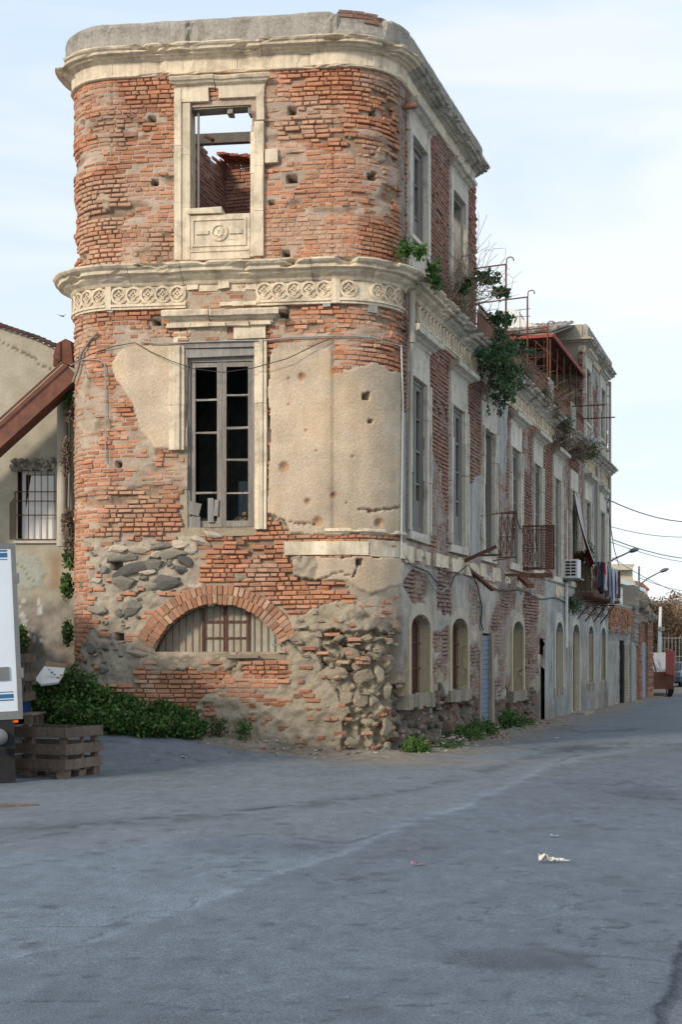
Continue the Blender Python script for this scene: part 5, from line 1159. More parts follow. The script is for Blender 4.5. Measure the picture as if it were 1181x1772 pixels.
cornice_plant(4, 7.7, [(4.6, -.5, 8.55, (.2, .2, .18)), (3.9, -.4, 8.3, (.15, .15, .12)), (5.4, -.5, 8.75, (.22, .2, .12)), (6.0, -.6, 8.6, (.22, .2, .12)), (5.6, -.6, 8.0, (.22, .2, .16)), (3.4, -.4, 8.05, (.12, .12, .12))], tws, 'dry_shrub', 'half dry bush of pale bare twigs in front of the top floor windows', [(.05, .1, .04), (.08, .12, .05)], 420, .075, tr=.009)
tws = [((6.6, -.1, 7.7), (6.6 + rnd.uniform(-1.3, 1.3), rnd.uniform(-1.0, -.3), 7.1 + rnd.uniform(-.8, 1.0))) for _ in range(34)]
cornice_plant(6.6, 7.7, [(6.3, -.55, 7.6, (.38, .3, .26)), (7.2, -.5, 7.8, (.4, .3, .3)), (5.9, -.6, 7.2, (.34, .28, .30)), (6.7, -.6, 7.0, (.36, .3, .34)), (6.2, -.55, 6.6, (.22, .2, .24)), (7.7, -.5, 7.35, (.34, .3, .22)), (8.3, -.4, 7.55, (.25, .2, .15)), (5.2, -.5, 7.25, (.3, .22, .2)), (4.6, -.5, 7.1, (.2, .2, .16)), (7.0, -.45, 8.35, (.25, .2, .16)), (6.7, -.4, 8.8, (.16, .14, .1))], tws, 'fig_shrub', 'large dark green bush hanging from the cornice beside the broken end of the tower', [(.035, .085, .04), (.05, .11, .05), (.03, .065, .035), (.07, .13, .05), (.09, .16, .06), (.12, .19, .08)], 430, .065, tr=.014, spray=12)
for s_, z_, k_, cc, lb in ((10.2, 7.85, .30, DRY, 'dry grass on the storey cornice below the first curled pole'), (12.4, 7.8, .34, DRY, 'dry brown bush on the cornice in front of the rusty railing'), (14.0, 7.75, .26, DRY, 'dry grass on the cornice just before the concrete post'), (15.2, 7.1, .30, DRY, 'withered creeper hanging under the cornice above the sixth window'), (15.6, 7.55, .30, OLIVE, 'small olive green bush on the cornice below the concrete post'),
                            (18.0, 7.2, .42, DRY, 'dark withered bush in the gap of the broken cornice'), (19.2, 7.35, .30, OLIVE, 'olive sprig on the cornice below the last rusty sheet'), (20.6, 7.6, .34, OLIVE, 'ragged green bush on the cornice at the foot of the far tower')):
    x, y, z = Q(s_, -.3, z_); T = [(wander(Q(s_, 0, z_ - .1), Q(s_ + rnd.uniform(-.9, .9), -.6 + rnd.uniform(-.3, .4), z_ + rnd.uniform(-.3, .55)), 6), .008) for _ in range(14)]
    plant('cornice_weed', lb, 'weed', [((x, y, z), (k_ * .8, k_, k_ * .8)), (Q(s_ + .6, -.25, z_ - .1), (k_ * .6, k_ * .7, k_ * .55))], 330, .05, cc, Q(s_, 0, z_), T, up=.6, shell=.8)
x, y, z = Q(17.9, -.2, 2.95); plant('hanging_plant', 'grey green plant hanging below the air conditioner', 'plant', [((x, y, z), (.22, .22, .30))], 900, .05, [(.12, .17, .10), (.09, .13, .08)], (x, y, z + .3), up=-.3)

# ------------------------------------------------------------------ house on the left
hs = thing('house', 'old cream rendered house with sloping tiled roof edge, at the far left', 'house', (-6.5, 24.4, .4))
b = MB(); YH = 24.4; XR = -4.45
xs = np.arange(-10.6, XR + .02, .04); zs = np.arange(-.2, 9.0, .04); X, Z = np.meshgrid(xs, zs, indexing='ij')
n1 = fbm(X * 2, Z * 2, 91, 4); n2 = fbm(X * 7, Z * 7, 92, 4); px = CX + F * X / YH; py = HY - (Z - EYE) * F / YH
C = np.ones(X.shape + (3,)) * np.array((.40, .36, .275)); C *= (1 + .45 * (n1 - .5) + .25 * (n2 - .5))[..., None]
low = ss(1010, 1060, py + 40 * (n1 - .5)); C = C * (1 - low[..., None]) + low[..., None] * np.array((.25, .225, .19)) * (1 + .9 * (n2[..., None] - .5))
gp = inpoly(px + 14 * (n2 - .5), py + 14 * (n2 - .5), [(20, 955), (60, 960), (78, 990), (72, 1015), (40, 1020), (20, 1010)]); C[gp] = (.36, .37, .31)
rd = np.exp(-((px - 96) / 12) ** 2) * ss(945, 975, py) * (1 - ss(1010, 1030, py)); C *= 1 - .4 * rd[..., None] * np.array((.6, 1, 1.2))
wh = (low > .3) & (fbm(X * 14, Z * 3, 95, 3) > .58) & (py < 1110) & (px < 75); C[wh] = (.5, .5, .47)
d = .012 * (n1 - .5) + low * (.07 * (n2 - .5) + .06 * (n1 - .5)) + gp * .02
cr_ = (seg_dist(px + 8 * (n2 - .5), py + 8 * (n1 - .5), [(0, 590), (30, 606), (60, 618), (66, 630), (90, 640)]) < 1.3); C[cr_] *= .45; d = d - .03 * cr_
cr_ = (seg_dist(px + 10 * (n2 - .5), py + 8 * (n1 - .5), [(28, 975), (45, 985), (50, 1000), (62, 1010)]) < 1.1); C[cr_] *= .55
roofz = lambda xx: EYE + (HY - np.interp(CX + F * xx / YH, [-480, -240, 0, 60, 104, 160], [420, 480, 566, 586, 607, 625])) * YH / F
P = np.stack([X, YH - d, np.minimum(Z, roofz(X))], -1)
WX0, WX1, WZ0, WZ1 = (28 - CX) / F * YH, (98 - CX) / F * YH, EYE + (HY - 934) * YH / F, EYE + (HY - 812) * YH / F
xc, zc_ = (X[:-1, :-1] + X[1:, 1:]) / 2, (Z[:-1, :-1] + Z[1:, 1:]) / 2
b.grid(P, 0, C, keep=~((xc > WX0) & (xc < WX1) & (zc_ > WZ0) & (zc_ < WZ1)) & (zc_ < roofz(xc) + .02))
b.box(WX0 - .08, WX1 + .02, YH + .02, YH + .25, WZ0 - .12, WZ0 + .0, 0, (.33, .29, .22)); b.box(WX0 - .12, WX0, YH - .0, YH + .25, WZ0, WZ1, 0, (.16, .12, .09)); b.box(WX1, WX1 + .05, YH, YH + .25, WZ0, WZ1, 0, (.2, .17, .13)); b.box(WX0 - .1, WX1 + .1, YH, YH + .25, WZ1, WZ1 + .1, 0, (.1, .09, .07))
b.box(-10.6, XR, YH + .1, YH + .4, -.2, WZ0 - .1, 0, (.3, .27, .22)); b.build('wall', M['plaster'], hs)
b = MB()
for k in range(66):
    x0 = -10.6 + k * .095; 
    if x0 > XR - .05: break
    c = np.array(rnd.choice([(.28, .13, .09), (.22, .14, .11), (.33, .2, .15)])) * rnd.uniform(.7, 1.2); z0 = float(roofz(x0)); z1 = float(roofz(x0 + .1))
    v = []
    for yy, up_ in ((YH - .09, 0), (YH + .6, .12)):
        for a in (0, 60, 120, 180): v.append((x0 + .05 - .055 * math.cos(R(a)), yy, (z0 + z1) / 2 + .05 * math.sin(R(a)) + up_))
    b.add(v, [(q, q + 1, q + 5, q + 4) for q in range(3)], 0, c); b.add(v[:4], [[0, 1, 2, 3]], 0, c * .35)
b.build('roof_edge', M['tile'], hs)
b = MB(); b.box(WX0 - .04, WX1 + .06, YH - .05, YH + .05, WZ0 - .06, WZ0 - .02, 0, (.5, .47, .4), j=.004); b.build('window_sill', M['plaster'], hs)
b = MB(); b.box(WX0 + .08, WX0 + .14, YH + .10, YH + .15, WZ0, WZ1 - .02); b.box(WX1 - .05, WX1, YH + .10, YH + .15, WZ0, WZ1 - .02); b.box(WX0 + .14, WX1 - .05, YH + .10, YH + .15, WZ1 - .08, WZ1 - .02); win = b.build('window', M['white'], hs)
b = MB(); b.add([(WX0 + .14, YH + .06, WZ0), (WX1 - .04, YH + .06, WZ0), (WX1 - .04, YH + .06, WZ1 - .1), (WX0 + .24, YH + .06, WZ1 - .1), (WX0 + .14, YH + .06, WZ1 - .75)], [[0, 1, 2, 3, 4]]); b.build('white_board', mat('pale_board', (.78, .78, .72), var=.08, scale=2, bump=0), win)
b = MB(); b.box(WX0, WX1, YH + .2, YH + .24, WZ0, WZ1); b.build('dark_opening', M['dark'], win)  # near-black sheet in place of the unlit room behind
b = MB()
for k in range(6): x0 = WX0 + .10 + k * (WX1 - WX0 - .12) / 5.2; b.tube([(x0, YH - .02, WZ0 - .0), (x0, YH - .02, WZ1 - .02)], .008, 5)
for zz in (WZ0 + .0, WZ0 + .42, WZ0 + .66, WZ0 + .82, WZ1 - .02): b.tube([(WX0, YH - .03, zz), (WX1 + .02, YH - .03, zz)], .009, 5)
b.build('grille', M['rust'], win)
b = MB()
for _ in range(110):
    px_ = rnd.uniform(20, 100); b.rock(((px_ - CX) / F * YH, YH - .03, EYE + (HY - rnd.uniform(795, 812) + abs(px_ - 60) * -.05) * YH / F), rnd.uniform(.03, .07), seed=rnd.randrange(999), c=np.array((.3, .27, .21)) * rnd.uniform(.5, 1.1))
b.build('broken_lintel', M['plaster'], hs)
# rusty chute and hopper between house and palazzo
ch = thing('chute', 'rusty brown sheet metal chute sloping down across the cream house', 'chute', at(60, 780, 23.4))
b = MB(); YC = 23.45
pA, pB = at(-272, 1000, YC), at(124, 641, YC); dv = (Vector(pB) - Vector(pA)).normalized(); up_ = Vector((-dv.z, 0, dv.x)); hw = .175
v = []
for p in (Vector(pA), Vector(pB)):
    for sy in (0, .48):
        for sz in (-1, 1): v.append(tuple(p + up_ * hw * sz + Vector((0, sy - .1 + (.12 if sz > 0 else 0), 0))))
b.add(v, MB.BOXF); 
b.bar(tuple(Vector(pA) + up_ * hw + Vector((0, -.1, 0))), tuple(Vector(pB) + up_ * hw + Vector((0, -.1, 0))), .03, .03)
b.build('duct', M['rust'], ch)
b = MB(); c0 = [at(x_, y_, YC) for x_, y_ in ((98, 594), (113, 586), (122, 590), (126, 634), (103, 626), (91, 618))]
v = [tuple(p) for p in c0] + [(p[0] + .02, p[1] + .45, p[2] + .03) for p in c0]
b.add(v, [list(range(6))]); b.add(v, [list(range(6, 12))[::-1]]); b.add(v, [(k, (k + 1) % 6, 6 + (k + 1) % 6, 6 + k) for k in range(6)])
b.bar(at(103, 592, YC - .02), at(103, 625, YC - .02), .02, .02); b.bar(at(98, 620, YC + .1), at(97, 634, YC + .1), .09, .09)
b.build('hopper', M['rust'], ch)
t = MB(); t.tube([at(107.5, 685, 24.15), at(107.5, 800, 24.15), at(106.5, 946, 24.15)], .092, 12); tag(t.build('downpipe', M['pipe'], loc=at(107, 947, 24.15)), 'thick stained cream downpipe between the house and the palazzo', 'pipe')
t = MB(); t.tube([at(119, 880, 24.0), at(120, 760, 24.0), at(121, 690, 23.9)], .02, 6); tag(t.build('thin_pipe', M['metalgrey'], loc=at(119, 880, 24.0)), 'thin grey pipe in the gap beside the thick downpipe', 'pipe')
for px_, py_, rx, rz, cc, lb in ((117, 690, .09, .22, GREEN, 'green fern growing at the top of the thick downpipe'), (120, 716, .08, .13, DRY, 'dry fern under the green one on the downpipe'), (114, 790, .07, .35, DRY, 'dry creeper halfway down the gap beside the downpipe'), (118, 905, .10, .25, DRY, 'dry brown creeper near the foot of the downpipe'), (130, 940, .16, .24, DRY, 'thick dry thorny tuft at the corner of the palazzo left of the rubble'),
                                (122, 968, .12, .16, GREEN, 'green ivy tuft below the end of the downpipe'), (116, 1015, .09, .24, GREEN, 'long green ivy patch in the gap beside the palazzo'), (117, 1095, .09, .22, GREEN, 'lowest ivy patch in the gap just above the shrub'), (38, 1110, .10, .28, GREEN, 'dark ivy beside the white truck on the house wall')):
    p = at(px_, py_, 23.7 if px_ > 50 else 24.2); plant('creeper', lb, 'plant', [(p, (rx, .12, rz))], 1500, .05, cc, p, [(wander((p[0], p[1], p[2] + rz), (p[0] + rnd.uniform(-.08, .08), p[1] - .1, p[2] - rz), 6), .006) for _ in range(6)], up=.0)

# ------------------------------------------------------------------ pipes and wires on the palazzo
def pipe(name, lb, pts_, r, m, cat='pipe', n=8):
    b = MB(); b.tube(pts_, r, n); return tag(b.build(name, m, loc=pts_[0]), lb, cat)
pipe('downpipe', 'short thick cream downpipe under the storey cornice at the corner', [W(S(.98), 7.45, .12), W(S(.98), 6.62, .12)], .055, M['pipe'])
pipe('downpipe', 'thin pale downpipe running down the corner beside the first tall window', [W(S(.98), 6.62, .12), W(S(.98), 5.0, .09), W(S(.98), 3.6, .07)], .028, M['pipe'])
pipe('conduit', 'white conduit running down the rounded corner beside the beige plaster', [W(U(690), Zp(690, 598), .05), W(U(693), Zp(692, 700), .05), W(U(692), Zp(692, 770), .05), W(U(691), Zp(690, 860), .05), W(U(690), Zp(690, 966), .05)], .015, M['whitepipe'], 'conduit', 6)
pipe('downpipe', 'white plastic downpipe between the brown door and the arched doorway', [W(S(17.25), 3.5, .08), W(S(17.25), 2.9, .08), W(S(17.2), 1.75, .08)], .05, M['whitepipe'])
pipe('downpipe', 'long pale downpipe on the far tower beside its first window', [W(S(23.3), 7.4, .1), W(S(23.3), 3.6, .1)], .05, M['pipe'])
pipe('downpipe', 'pale downpipe on the outer edge of the far tower', [W(S(26.35), 10.6, .1), W(S(26.35), 3.3, .1)], .05, M['pipe'])
pipe('thin_pipe', 'thin white pipe rising past the seventh window to the roof', [W(S(17.6), 5.5, .05), W(S(17.6), 3.2, .05)], .02, M['whitepipe'])
hz = [W(U(p), Zp(p, q), .05) for p, q in ((245, 593), (280, 596), (340, 593), (400, 591), (460, 590), (500, 585), (560, 583), (600, 582), (640, 585), (690, 600))]
pipe('cable_run', 'grey cable run crossing the front above the big window', hz, .013, M['greycable'], 'cable', 6)
pipe('cable', 'black cable looping from the chute up over the front and down past the big window', [at(126, 628, 22.5)] + [W(U(p), Zp(p, q), .05 + e_) for p, q, e_ in ((165, 612, .0), (200, 600, 0), (235, 594, 0), (262, 610, .03), (300, 628, .1), (340, 642, .12), (390, 648, .12), (440, 641, .12), (500, 624, .1), (550, 598, .05), (575, 586, 0))], .007, M['cable'], 'cable', 5)
pipe('cable', 'old pale cable hanging down the left rounded corner', [W(U(172), Zp(172, 577), .06), W(U(160), Zp(160, 588), .05), W(U(146), Zp(146, 612), .06), W(U(140), Zp(140, 640), .06), W(U(134), Zp(134, 662), .08)], .022, M['wood_warm'], 'cable', 6)
pipe('conduit', 'grey conduit dropping down the joint left of the front plaster', [at(122, 632, 22.6)] + [W(U(p), Zp(p, q), .04) for p, q in ((145, 623), (175, 624), (183, 630), (184, 700), (184, 800))], .011, M['greycable'], 'conduit', 5)
pipe('cable', 'black cable drooping in loops below the white stone blocks', [W(S(s_), z_, .06) for s_, z_ in ((.9, 3.05), (1.6, 3.02), (2.3, 2.98), (2.8, 2.85), (3.4, 2.78), (3.9, 2.8), (4.2, 3.0), (5.4, 3.3), (6.2, 2.9), (6.6, 2.5), (6.5, 2.2), (6.7, 2.05))], .012, M['cable'], 'cable', 5)
pipe('cable', 'pale cable drooping under the first tall window', [W(S(s_), z_, .07) for s_, z_ in ((.8, 3.15), (1.3, 2.98), (2.0, 2.95), (2.6, 2.72), (3.2, 2.68), (3.7, 2.80))], .012, M['greycable'], 'cable', 5)
pipe('cable', 'dark cable running along the wall above the arched openings', [W(S(s_), 2.98 + .06 * math.sin(s_ * 1.3), .05) for s_ in np.arange(6.8, 19.2, .8)], .014, M['cable'], 'cable', 5)

# ------------------------------------------------------------------ on and around the inhabited balcony
ac = thing('air_conditioner', 'white air conditioner unit on the wall left of the flower balcony', 'air conditioner', Q(17.3, -.1, 3.6))
b = MB(); qb(b, 17.0, 17.6, -.42, -.02, 3.62, 4.12); bb = b.build('case', M['white'], ac)
b = MB()
for i in range(5):
    for k in range(2): qb(b, 16.985, 16.998, -.22 - .15 * k, -.10 - .15 * k, 3.68 + i * .085, 3.73 + i * .085)
b.build('vent_grille', M['dark'], bb)
b = MB(); qb(b, 16.98, 17.65, -.5, .0, 3.57, 3.61); b.build('bracket', M['metalgrey'], ac)
for i, (s_, w_, cc, pc, lb) in enumerate(((19.15, .08, [(.3, .1, .03), (.1, .14, .04), (.35, .2, .05)], (.2, .1, .05), 'pot of orange red flowers at the near left corner of the balcony rail'), (19.15, .20, [(.25, .06, .03), (.12, .13, .04)], (.03, .035, .06), 'dark blue pot of reddish flowers on the balcony'), (19.15, .36, [(.3, .05, .03), (.15, .1, .04)], (.3, .07, .05), 'red pot with red flowers next to the dark blue pot'), (19.35, .40, GREEN, (.2, .1, .06), 'tall green plant behind the balcony flower pots'))):
    p = Q(s_ + .12, -w_, 4.14); t = thing('flower_pot', lb, 'flower pot', p)
    b = MB(); b.lathe(p, [(.0, 0), (.055, 0), (.085, .15), (.092, .15), (.08, .13), (0, .13)], 12, 0, pc); b.build('pot', M['paint'], t)
    b = MB(); foliage(b, (p[0], p[1], p[2] + .22 + .12 * (i == 3)), (.14, .14, .12 + .15 * (i == 3)), 260, .05, cc, seed=i); b.build('foliage', M['leaf'], t)
def cloth(name, lb, cat, s0, s1, w_, z1, z0, c, amp=.03, c2=None):
    b = MB(); n, m_ = 22, 12; ts = np.linspace(0, 1, n); hs_ = np.linspace(0, 1, m_); T, H = np.meshgrid(ts, hs_, indexing='ij')
    sag = amp * np.sin(T * 19 + s0 * 7) * (.4 + H) + amp * .8 * np.sin(T * 8 + H * 3)
    Sx = s0 + (s1 - s0) * (T * (1 - .18 * H) + .09 * H); Zz = z1 + (z0 - z1) * H + .05 * np.sin(T * 6 + s0) * H; Wn = w_ - sag
    P = np.array([[Q(float(Sx[i, k]), float(Wn[i, k]), float(Zz[i, k])) for k in range(m_)] for i in range(n)])
    C = np.ones(P.shape) * np.array(c)
    if c2 is not None: C[(np.floor(T * 6).astype(int) % 2 == 1)] = c2
    b.grid(P, 0, C); P2 = P + np.array((nR[0] * .006, nR[1] * .006, 0)); b.grid(P2, 0, C)
    return tag(b.build(name, M['cloth'], loc=Q(s0, -w_, z1)), lb, cat, 'laundry hanging on the balcony' if cat == 'laundry' else None)
for s0, s1, z1, z0, c, lb, c2 in ((19.9, 20.3, 4.22, 3.55, (.04, .045, .06), 'dark patterned garment at the near end of the washing line', (.3, .3, .32)), (20.4, 20.9, 4.25, 3.35, (.012, .014, .03), 'black trousers hanging between the patterned garment and the red cloth', None), (21.0, 21.35, 4.27, 3.95, (.55, .02, .03), 'red cloth on the balcony washing line', None), (21.4, 21.7, 4.25, 3.5, (.55, .55, .56), 'white cloth right beside the red one', None),
                                (21.9, 22.7, 4.22, 3.3, (.22, .24, .27), 'grey sheet in the middle of the washing line', None), (22.8, 23.6, 4.2, 3.15, (.42, .45, .52), 'pale bluish sheet hanging lowest on the line', None), (23.7, 24.3, 4.2, 3.4, (.20, .25, .38), 'striped blue and white cloth at the far end of the line', (.5, .52, .56))):
    cloth('laundry', lb, 'laundry', s0 - .15, s1 - .3, -.60, z1, z0, c, c2=c2)
pipe('washing_line', 'washing line stretched outside the balcony rail', [Q(19.3, -.58, 4.2), Q(22, -.60, 4.25), Q(25.5, -.58, 4.22)], .006, M['metalgrey'], 'washing line', 5)
b = MB(); n, m_ = 24, 16; P = np.zeros((n, m_, 3)); C = np.ones((n, m_, 3)) * np.array((.55, .53, .50))
for i in range(n):
    t_ = i / (n - 1)
    for k in range(m_):
        h_ = k / (m_ - 1); w_ = .12 + .5 * h_ ** 1.5 * (1 - .3 * t_) + .03 * math.sin(t_ * 22); P[i, k] = Q(18.5 + t_ * 1.1 * (1 - .35 * h_) + .25 * h_, -w_, 6.1 - 1.95 * h_ - .15 * math.sin(t_ * 3))
        if (i // 3) % 2: C[i, k] = (.16, .015, .03)
b.grid(P, 0, C); tag(b.build('awning', M['cloth'], loc=Q(19, -.2, 6.1)), 'dark red and white striped awning cloth hanging loose over the seventh window', 'awning')

# ------------------------------------------------------------------ delivery truck at the left edge
tk = thing('box_truck', 'white box truck with blue stripes, only its rear corner inside the left edge', 'truck', (-4.7, 17.5, 0))
tilt = Matrix.Translation((-3.85, 17.3, 0)) @ Matrix.Rotation(R(-2.6), 4, 'Y') @ Matrix.Rotation(R(15), 4, 'Z')
b = MB(); b.box(-2.2, .0, 0, 5.2, .86, 2.93, M=tilt); b.build('cargo_box', M['whitepaint'], tk)
b = MB()
for z0, z1 in ((2.84, 2.86), (2.77, 2.825), (2.74, 2.75), (1.03, 1.045), (1.06, 1.11), (1.13, 1.14)): b.box(-2.2, -.09, -.004, .001, z0, z1, M=tilt)
b.build('stripe', M['bluestripe'], tk)
b = MB(); b.box(-.045, .012, -.02, .012, .86, 2.93, M=tilt); b.box(-2.2, -.045, -.015, .0, 2.88, 2.94, M=tilt); b.box(-2.2, .01, -.03, .02, .80, .90, M=tilt)
for z0 in (2.45, 1.3): b.box(.0, .04, -.05, .02, z0, z0 + .12, M=tilt)
b.box(-.42, -.13, -.02, -.001, 1.28, 1.44, M=tilt)
b.build('door_frame', M['metalgrey'], tk)
b = MB(); b.box(-2.1, -.22, .2, 5, .55, .79, M=tilt); b.box(-.35, -.1, -.05, .15, .45, .79, M=tilt); b.build('chassis', M['rubber'], tk)
b = MB(); b.box(-.12, -.05, -.05, -.02, .76, .79, M=tilt); b.build('side_lamp', M['orange'], tk)
b = MB(); b.lathe((0, 0, 0), [(0, 0), (.09, 0), (.10, .03), (.1, .12), (0, .14)], 14, axis='y'); q = MB()
for v_, f_ in zip(b.v, b.f): q.add([tuple(tilt @ Vector((p[0] - .28, p[1] - .12, p[2] + .6))) for p in v_], f_, smooth=True)
q.build('tail_lamp', M['metalgrey'], tk)
for x0 in (-.55, -2.15): b = MB(); b.box(x0, x0 + .45, .25, .28, .02, .62, M=tilt, j=.006); b.build('mudflap', M['rubber'], tk)
for wx_, wy_ in ((-.40, .85), (-2.05, .85), (-.40, 4.6), (-2.05, 4.6)):
    b = MB(); b.lathe((0, 0, 0), [(0, 0), (.2, 0), (.22, .03), (.40, .02), (.42, .06), (.42, .22), (.40, .26), (0, .26)], 22, axis='x'); q = MB()
    for v_, f_ in zip(b.v, b.f): q.add([tuple(tilt @ Vector((p[0] + wx_, p[1] + wy_, p[2] + .41))) for p in v_], f_, smooth=True)
    q.build('wheel', M['rubber'], tk)
b = MB(); b.box(-2.15, -.1, 5.3, 6.9, .45, 2.2, M=tilt, j=.02); b.build('cab', M['whitepaint'], tk)

# ------------------------------------------------------------------ pallets and crates
def crate(name, lb, origin, ang, L_, Wd, rows, H_, base=True):
    t = thing(name, lb, 'crate', origin); Mx = Matrix.Translation(origin) @ Matrix.Rotation(ang, 4, 'Z')
    if base:
        b = MB()
        for x0 in (0, L_ / 2 - .05, L_ - .1): b.box(x0, x0 + .1, 0, Wd, 0, .02, M=Mx, j=.003)
        for y0 in (0, Wd / 2 - .07, Wd - .14):
            for x0 in (0, L_ / 2 - .07, L_ - .12): b.box(x0, x0 + .12, y0, y0 + .14, .021, .10, M=Mx, j=.003)
        for y0 in (0.0, Wd * .27, Wd * .55, Wd - .13): b.box(-.01, L_, y0, y0 + .13, .101, .125, M=Mx, j=.004)
        b.build('pallet_base', M['pallet'], t)
    z0 = .126 if base else 0
    b = MB()
    for (x0, y0, x1, y1) in ((0, 0, L_, 0), (0, Wd, L_, Wd), (0, 0, 0, Wd), (L_, 0, L_, Wd)):
        for k in range(rows):
            za = z0 + k * (H_ - z0 - .13) / (rows - 1) + rnd.uniform(-.01, .01)
            if x0 != x1: b.box(x0 - .02, x1 + .02, y0 - .012 if y0 == 0 else y0 - .01, y0 + .012, za, za + .125, M=Mx, j=.004)
            else: b.box(x0 - .035 if x0 == 0 else x0 + .012, x0 - .014 if x0 == 0 else x0 + .035, y0 - .02, y1 + .02, za, za + .125, M=Mx, j=.004)
    b.build('side_boards', M['pallet'], t)
    for x0, y0 in ((.015, .015), (L_ - .09, .015), (.015, Wd - .09), (L_ - .09, Wd - .09), (L_ * .5, .015), (L_ * .5, Wd - .06), (L_ - .05, Wd * .5)):
        b = MB(); b.box(x0, x0 + (.075 if x0 != L_ - .05 else .04), y0, y0 + (.075 if y0 != Wd * .5 else .05), z0, H_ - .01, M=Mx, j=.003); b.build('corner_post', M['pallet'], t)
    return t
cx0 = -3.50; cy0 = 17.95; g_ = G(cx0, cy0)
crate('wooden_crate', 'weathered wooden pallet crate standing on the asphalt beside the truck', (cx0 - 1.16 * math.cos(R(-24)), cy0 - 1.16 * math.sin(R(-24)), g_ - .01), R(-24), 1.16, .80, 3, .66)
crate('wooden_crate', 'upper wooden crate half hidden behind the white truck', (-5.50, 20.9, EYE + (HY - 1213) * 20.9 / F), R(2), .82, .8, 3, .70, base=False)
b = MB(); p = (-5.40, 20.8, 0); zt_ = EYE + (HY - 1215) * 20.9 / F; zb_ = EYE + (HY - 1234) * 20.9 / F
b.box(-5.5, -4.72, 20.9, 21.6, zb_, zt_ - .01); [b.box(-5.4 + k * .14, -5.33 + k * .14, 20.89, 20.9, zb_ + .04, zt_ - .05) for k in range(5)]
tag(b.build('plastic_crate', mat('blue_plastic', (.02, .06, .20), bump=0, rough=.4), loc=p), 'flat blue plastic crate under the upper wooden crate', 'crate')
t = thing('pallet', 'pale wooden pallet under the blue plastic crate', 'pallet', (-5.1, 20.8, .3)); b = MB(); zb2 = zb_ - .14
for k in range(5): b.box(-5.55, -4.50, 20.7 + k * .2, 20.84 + k * .2, zb_ - .03, zb_ - .005, j=.003)
b.build('deck_boards', M['wood_warm'], t); 
for x0 in (-5.5, -5.05, -4.62):
    for y0 in (20.7, 21.1, 21.5): b = MB(); b.box(x0, x0 + .1, y0, y0 + .12, zb_ - .40, zb_ - .031); b.build('block', M['pallet'], t)
# cardboard and printed sack lying in the shrub
b = MB(); v = [at(60, 1176, 21.9), at(76, 1153, 22.3), at(112, 1156, 22.3), at(108, 1168, 22.0), at(100, 1180, 21.8), at(70, 1184, 21.7)]
b.add(v + [(p[0], p[1] + .02, p[2] - .03) for p in v], [list(range(6))]); b.add(v + [(p[0], p[1] + .02, p[2] - .03) for p in v], [list(range(6, 12))[::-1]])
b.add(v + [(p[0], p[1] + .02, p[2] - .03) for p in v], [(k, (k + 1) % 6, 6 + (k + 1) % 6, 6 + k) for k in range(6)])
t = thing('cardboard_box', 'flattened white printed box lying on the shrub', 'box', v[0]); b.build('panel', M['white'], t)
b = MB(); v = [at(76, 1152, 22.32), at(80, 1144, 22.5), at(117, 1149, 22.5), at(112, 1157, 22.3)]; b.add(v, [(0, 1, 2, 3)]); b.build('flap', mat('brown_card', (.26, .17, .10), bump=.1), t)
b = MB()
for px_, py_, w_, h_, c in ((88, 1166, 5, 4, 0), (93, 1169, 4, 3, 0), (84, 1160, 4, 2, 0), (98, 1174, 5, 3, 1), (104, 1170, 5, 3, 1)):
    q = [at(px_, py_, 21.9), at(px_ + w_, py_ - 1, 21.9), at(px_ + w_ - 1, py_ - h_, 21.95), at(px_ - 1, py_ - h_, 21.95)]; b.add([(p[0], p[1] - .02, p[2]) for p in q], [(0, 1, 2, 3)], 0, (.12, .2, .42) if not c else (.5, .16, .08))
b.build('print', M['cloth'], t)

# ------------------------------------------------------------------ litter
def litter(px_, py_, w_, h_, c, lb, name='paper_scrap', lift=.012):
    Y = F * EYE / (py_ - HY); X = (px_ - CX) / F * Y; g_ = G(X, Y); Y = F * (EYE - g_) / (py_ - HY); X = (px_ - CX) / F * Y; g_ = G(X, Y)
    b = MB(); n = 10; P = np.zeros((n, 4, 3)); ww = w_ * Y / F; hh = h_ * Y / F * 3.0
    for i in range(n):
        for k in range(4): P[i, k] = (X + (i / (n - 1) - .5) * ww, Y + (k / 3 - .5) * hh * (.5 + .9 * rnd.random()), g_ + .012 + lift * rnd.random() * (2.2 if i < n // 2 else 1))
    b.grid(P, 0, np.ones(P.shape) * np.array(c), smooth=False); tag(b.build(name, M['cloth'], loc=(X, Y, g_)), lb, 'litter')
litter(950, 1493, 34, 5, (.62, .6, .5), 'crumpled yellowish white paper strip lying on the road at the right', lift=.03); litter(978, 1493, 30, 2, (.6, .58, .5), 'thin torn tail beside the crumpled paper on the road')
litter(723, 1499, 22, 3, (.38, .2, .18), 'flat pinkish scrap on the middle of the road')
litter(915, 1262, 9, 3, (.6, .6, .6), 'white scrap near the weed right of the blue shutter'); litter(962, 1278, 12, 2, (.6, .6, .6), 'small white scrap on the road before the arched doorway'); litter(960, 1450, 16, 3, (.35, .4, .46), 'pale grey flattened scrap on the road above the paper strip')
for px_, py_ in ((318, 1281), (300, 1262), (405, 1270), (446, 1278), (500, 1275)): litter(px_, py_, 9, 3, (.55, .53, .48), {318: 'white pebble like scrap in the dirt at the tip of the shrub', 300: 'pale scrap under the right edge of the shrub', 405: 'white scrap in the dirt below the first weed', 446: 'pale scrap in the dirt right of the small bright weed', 500: 'whitish chip in the dirt under the mud plaster'}[px_])
b = MB()
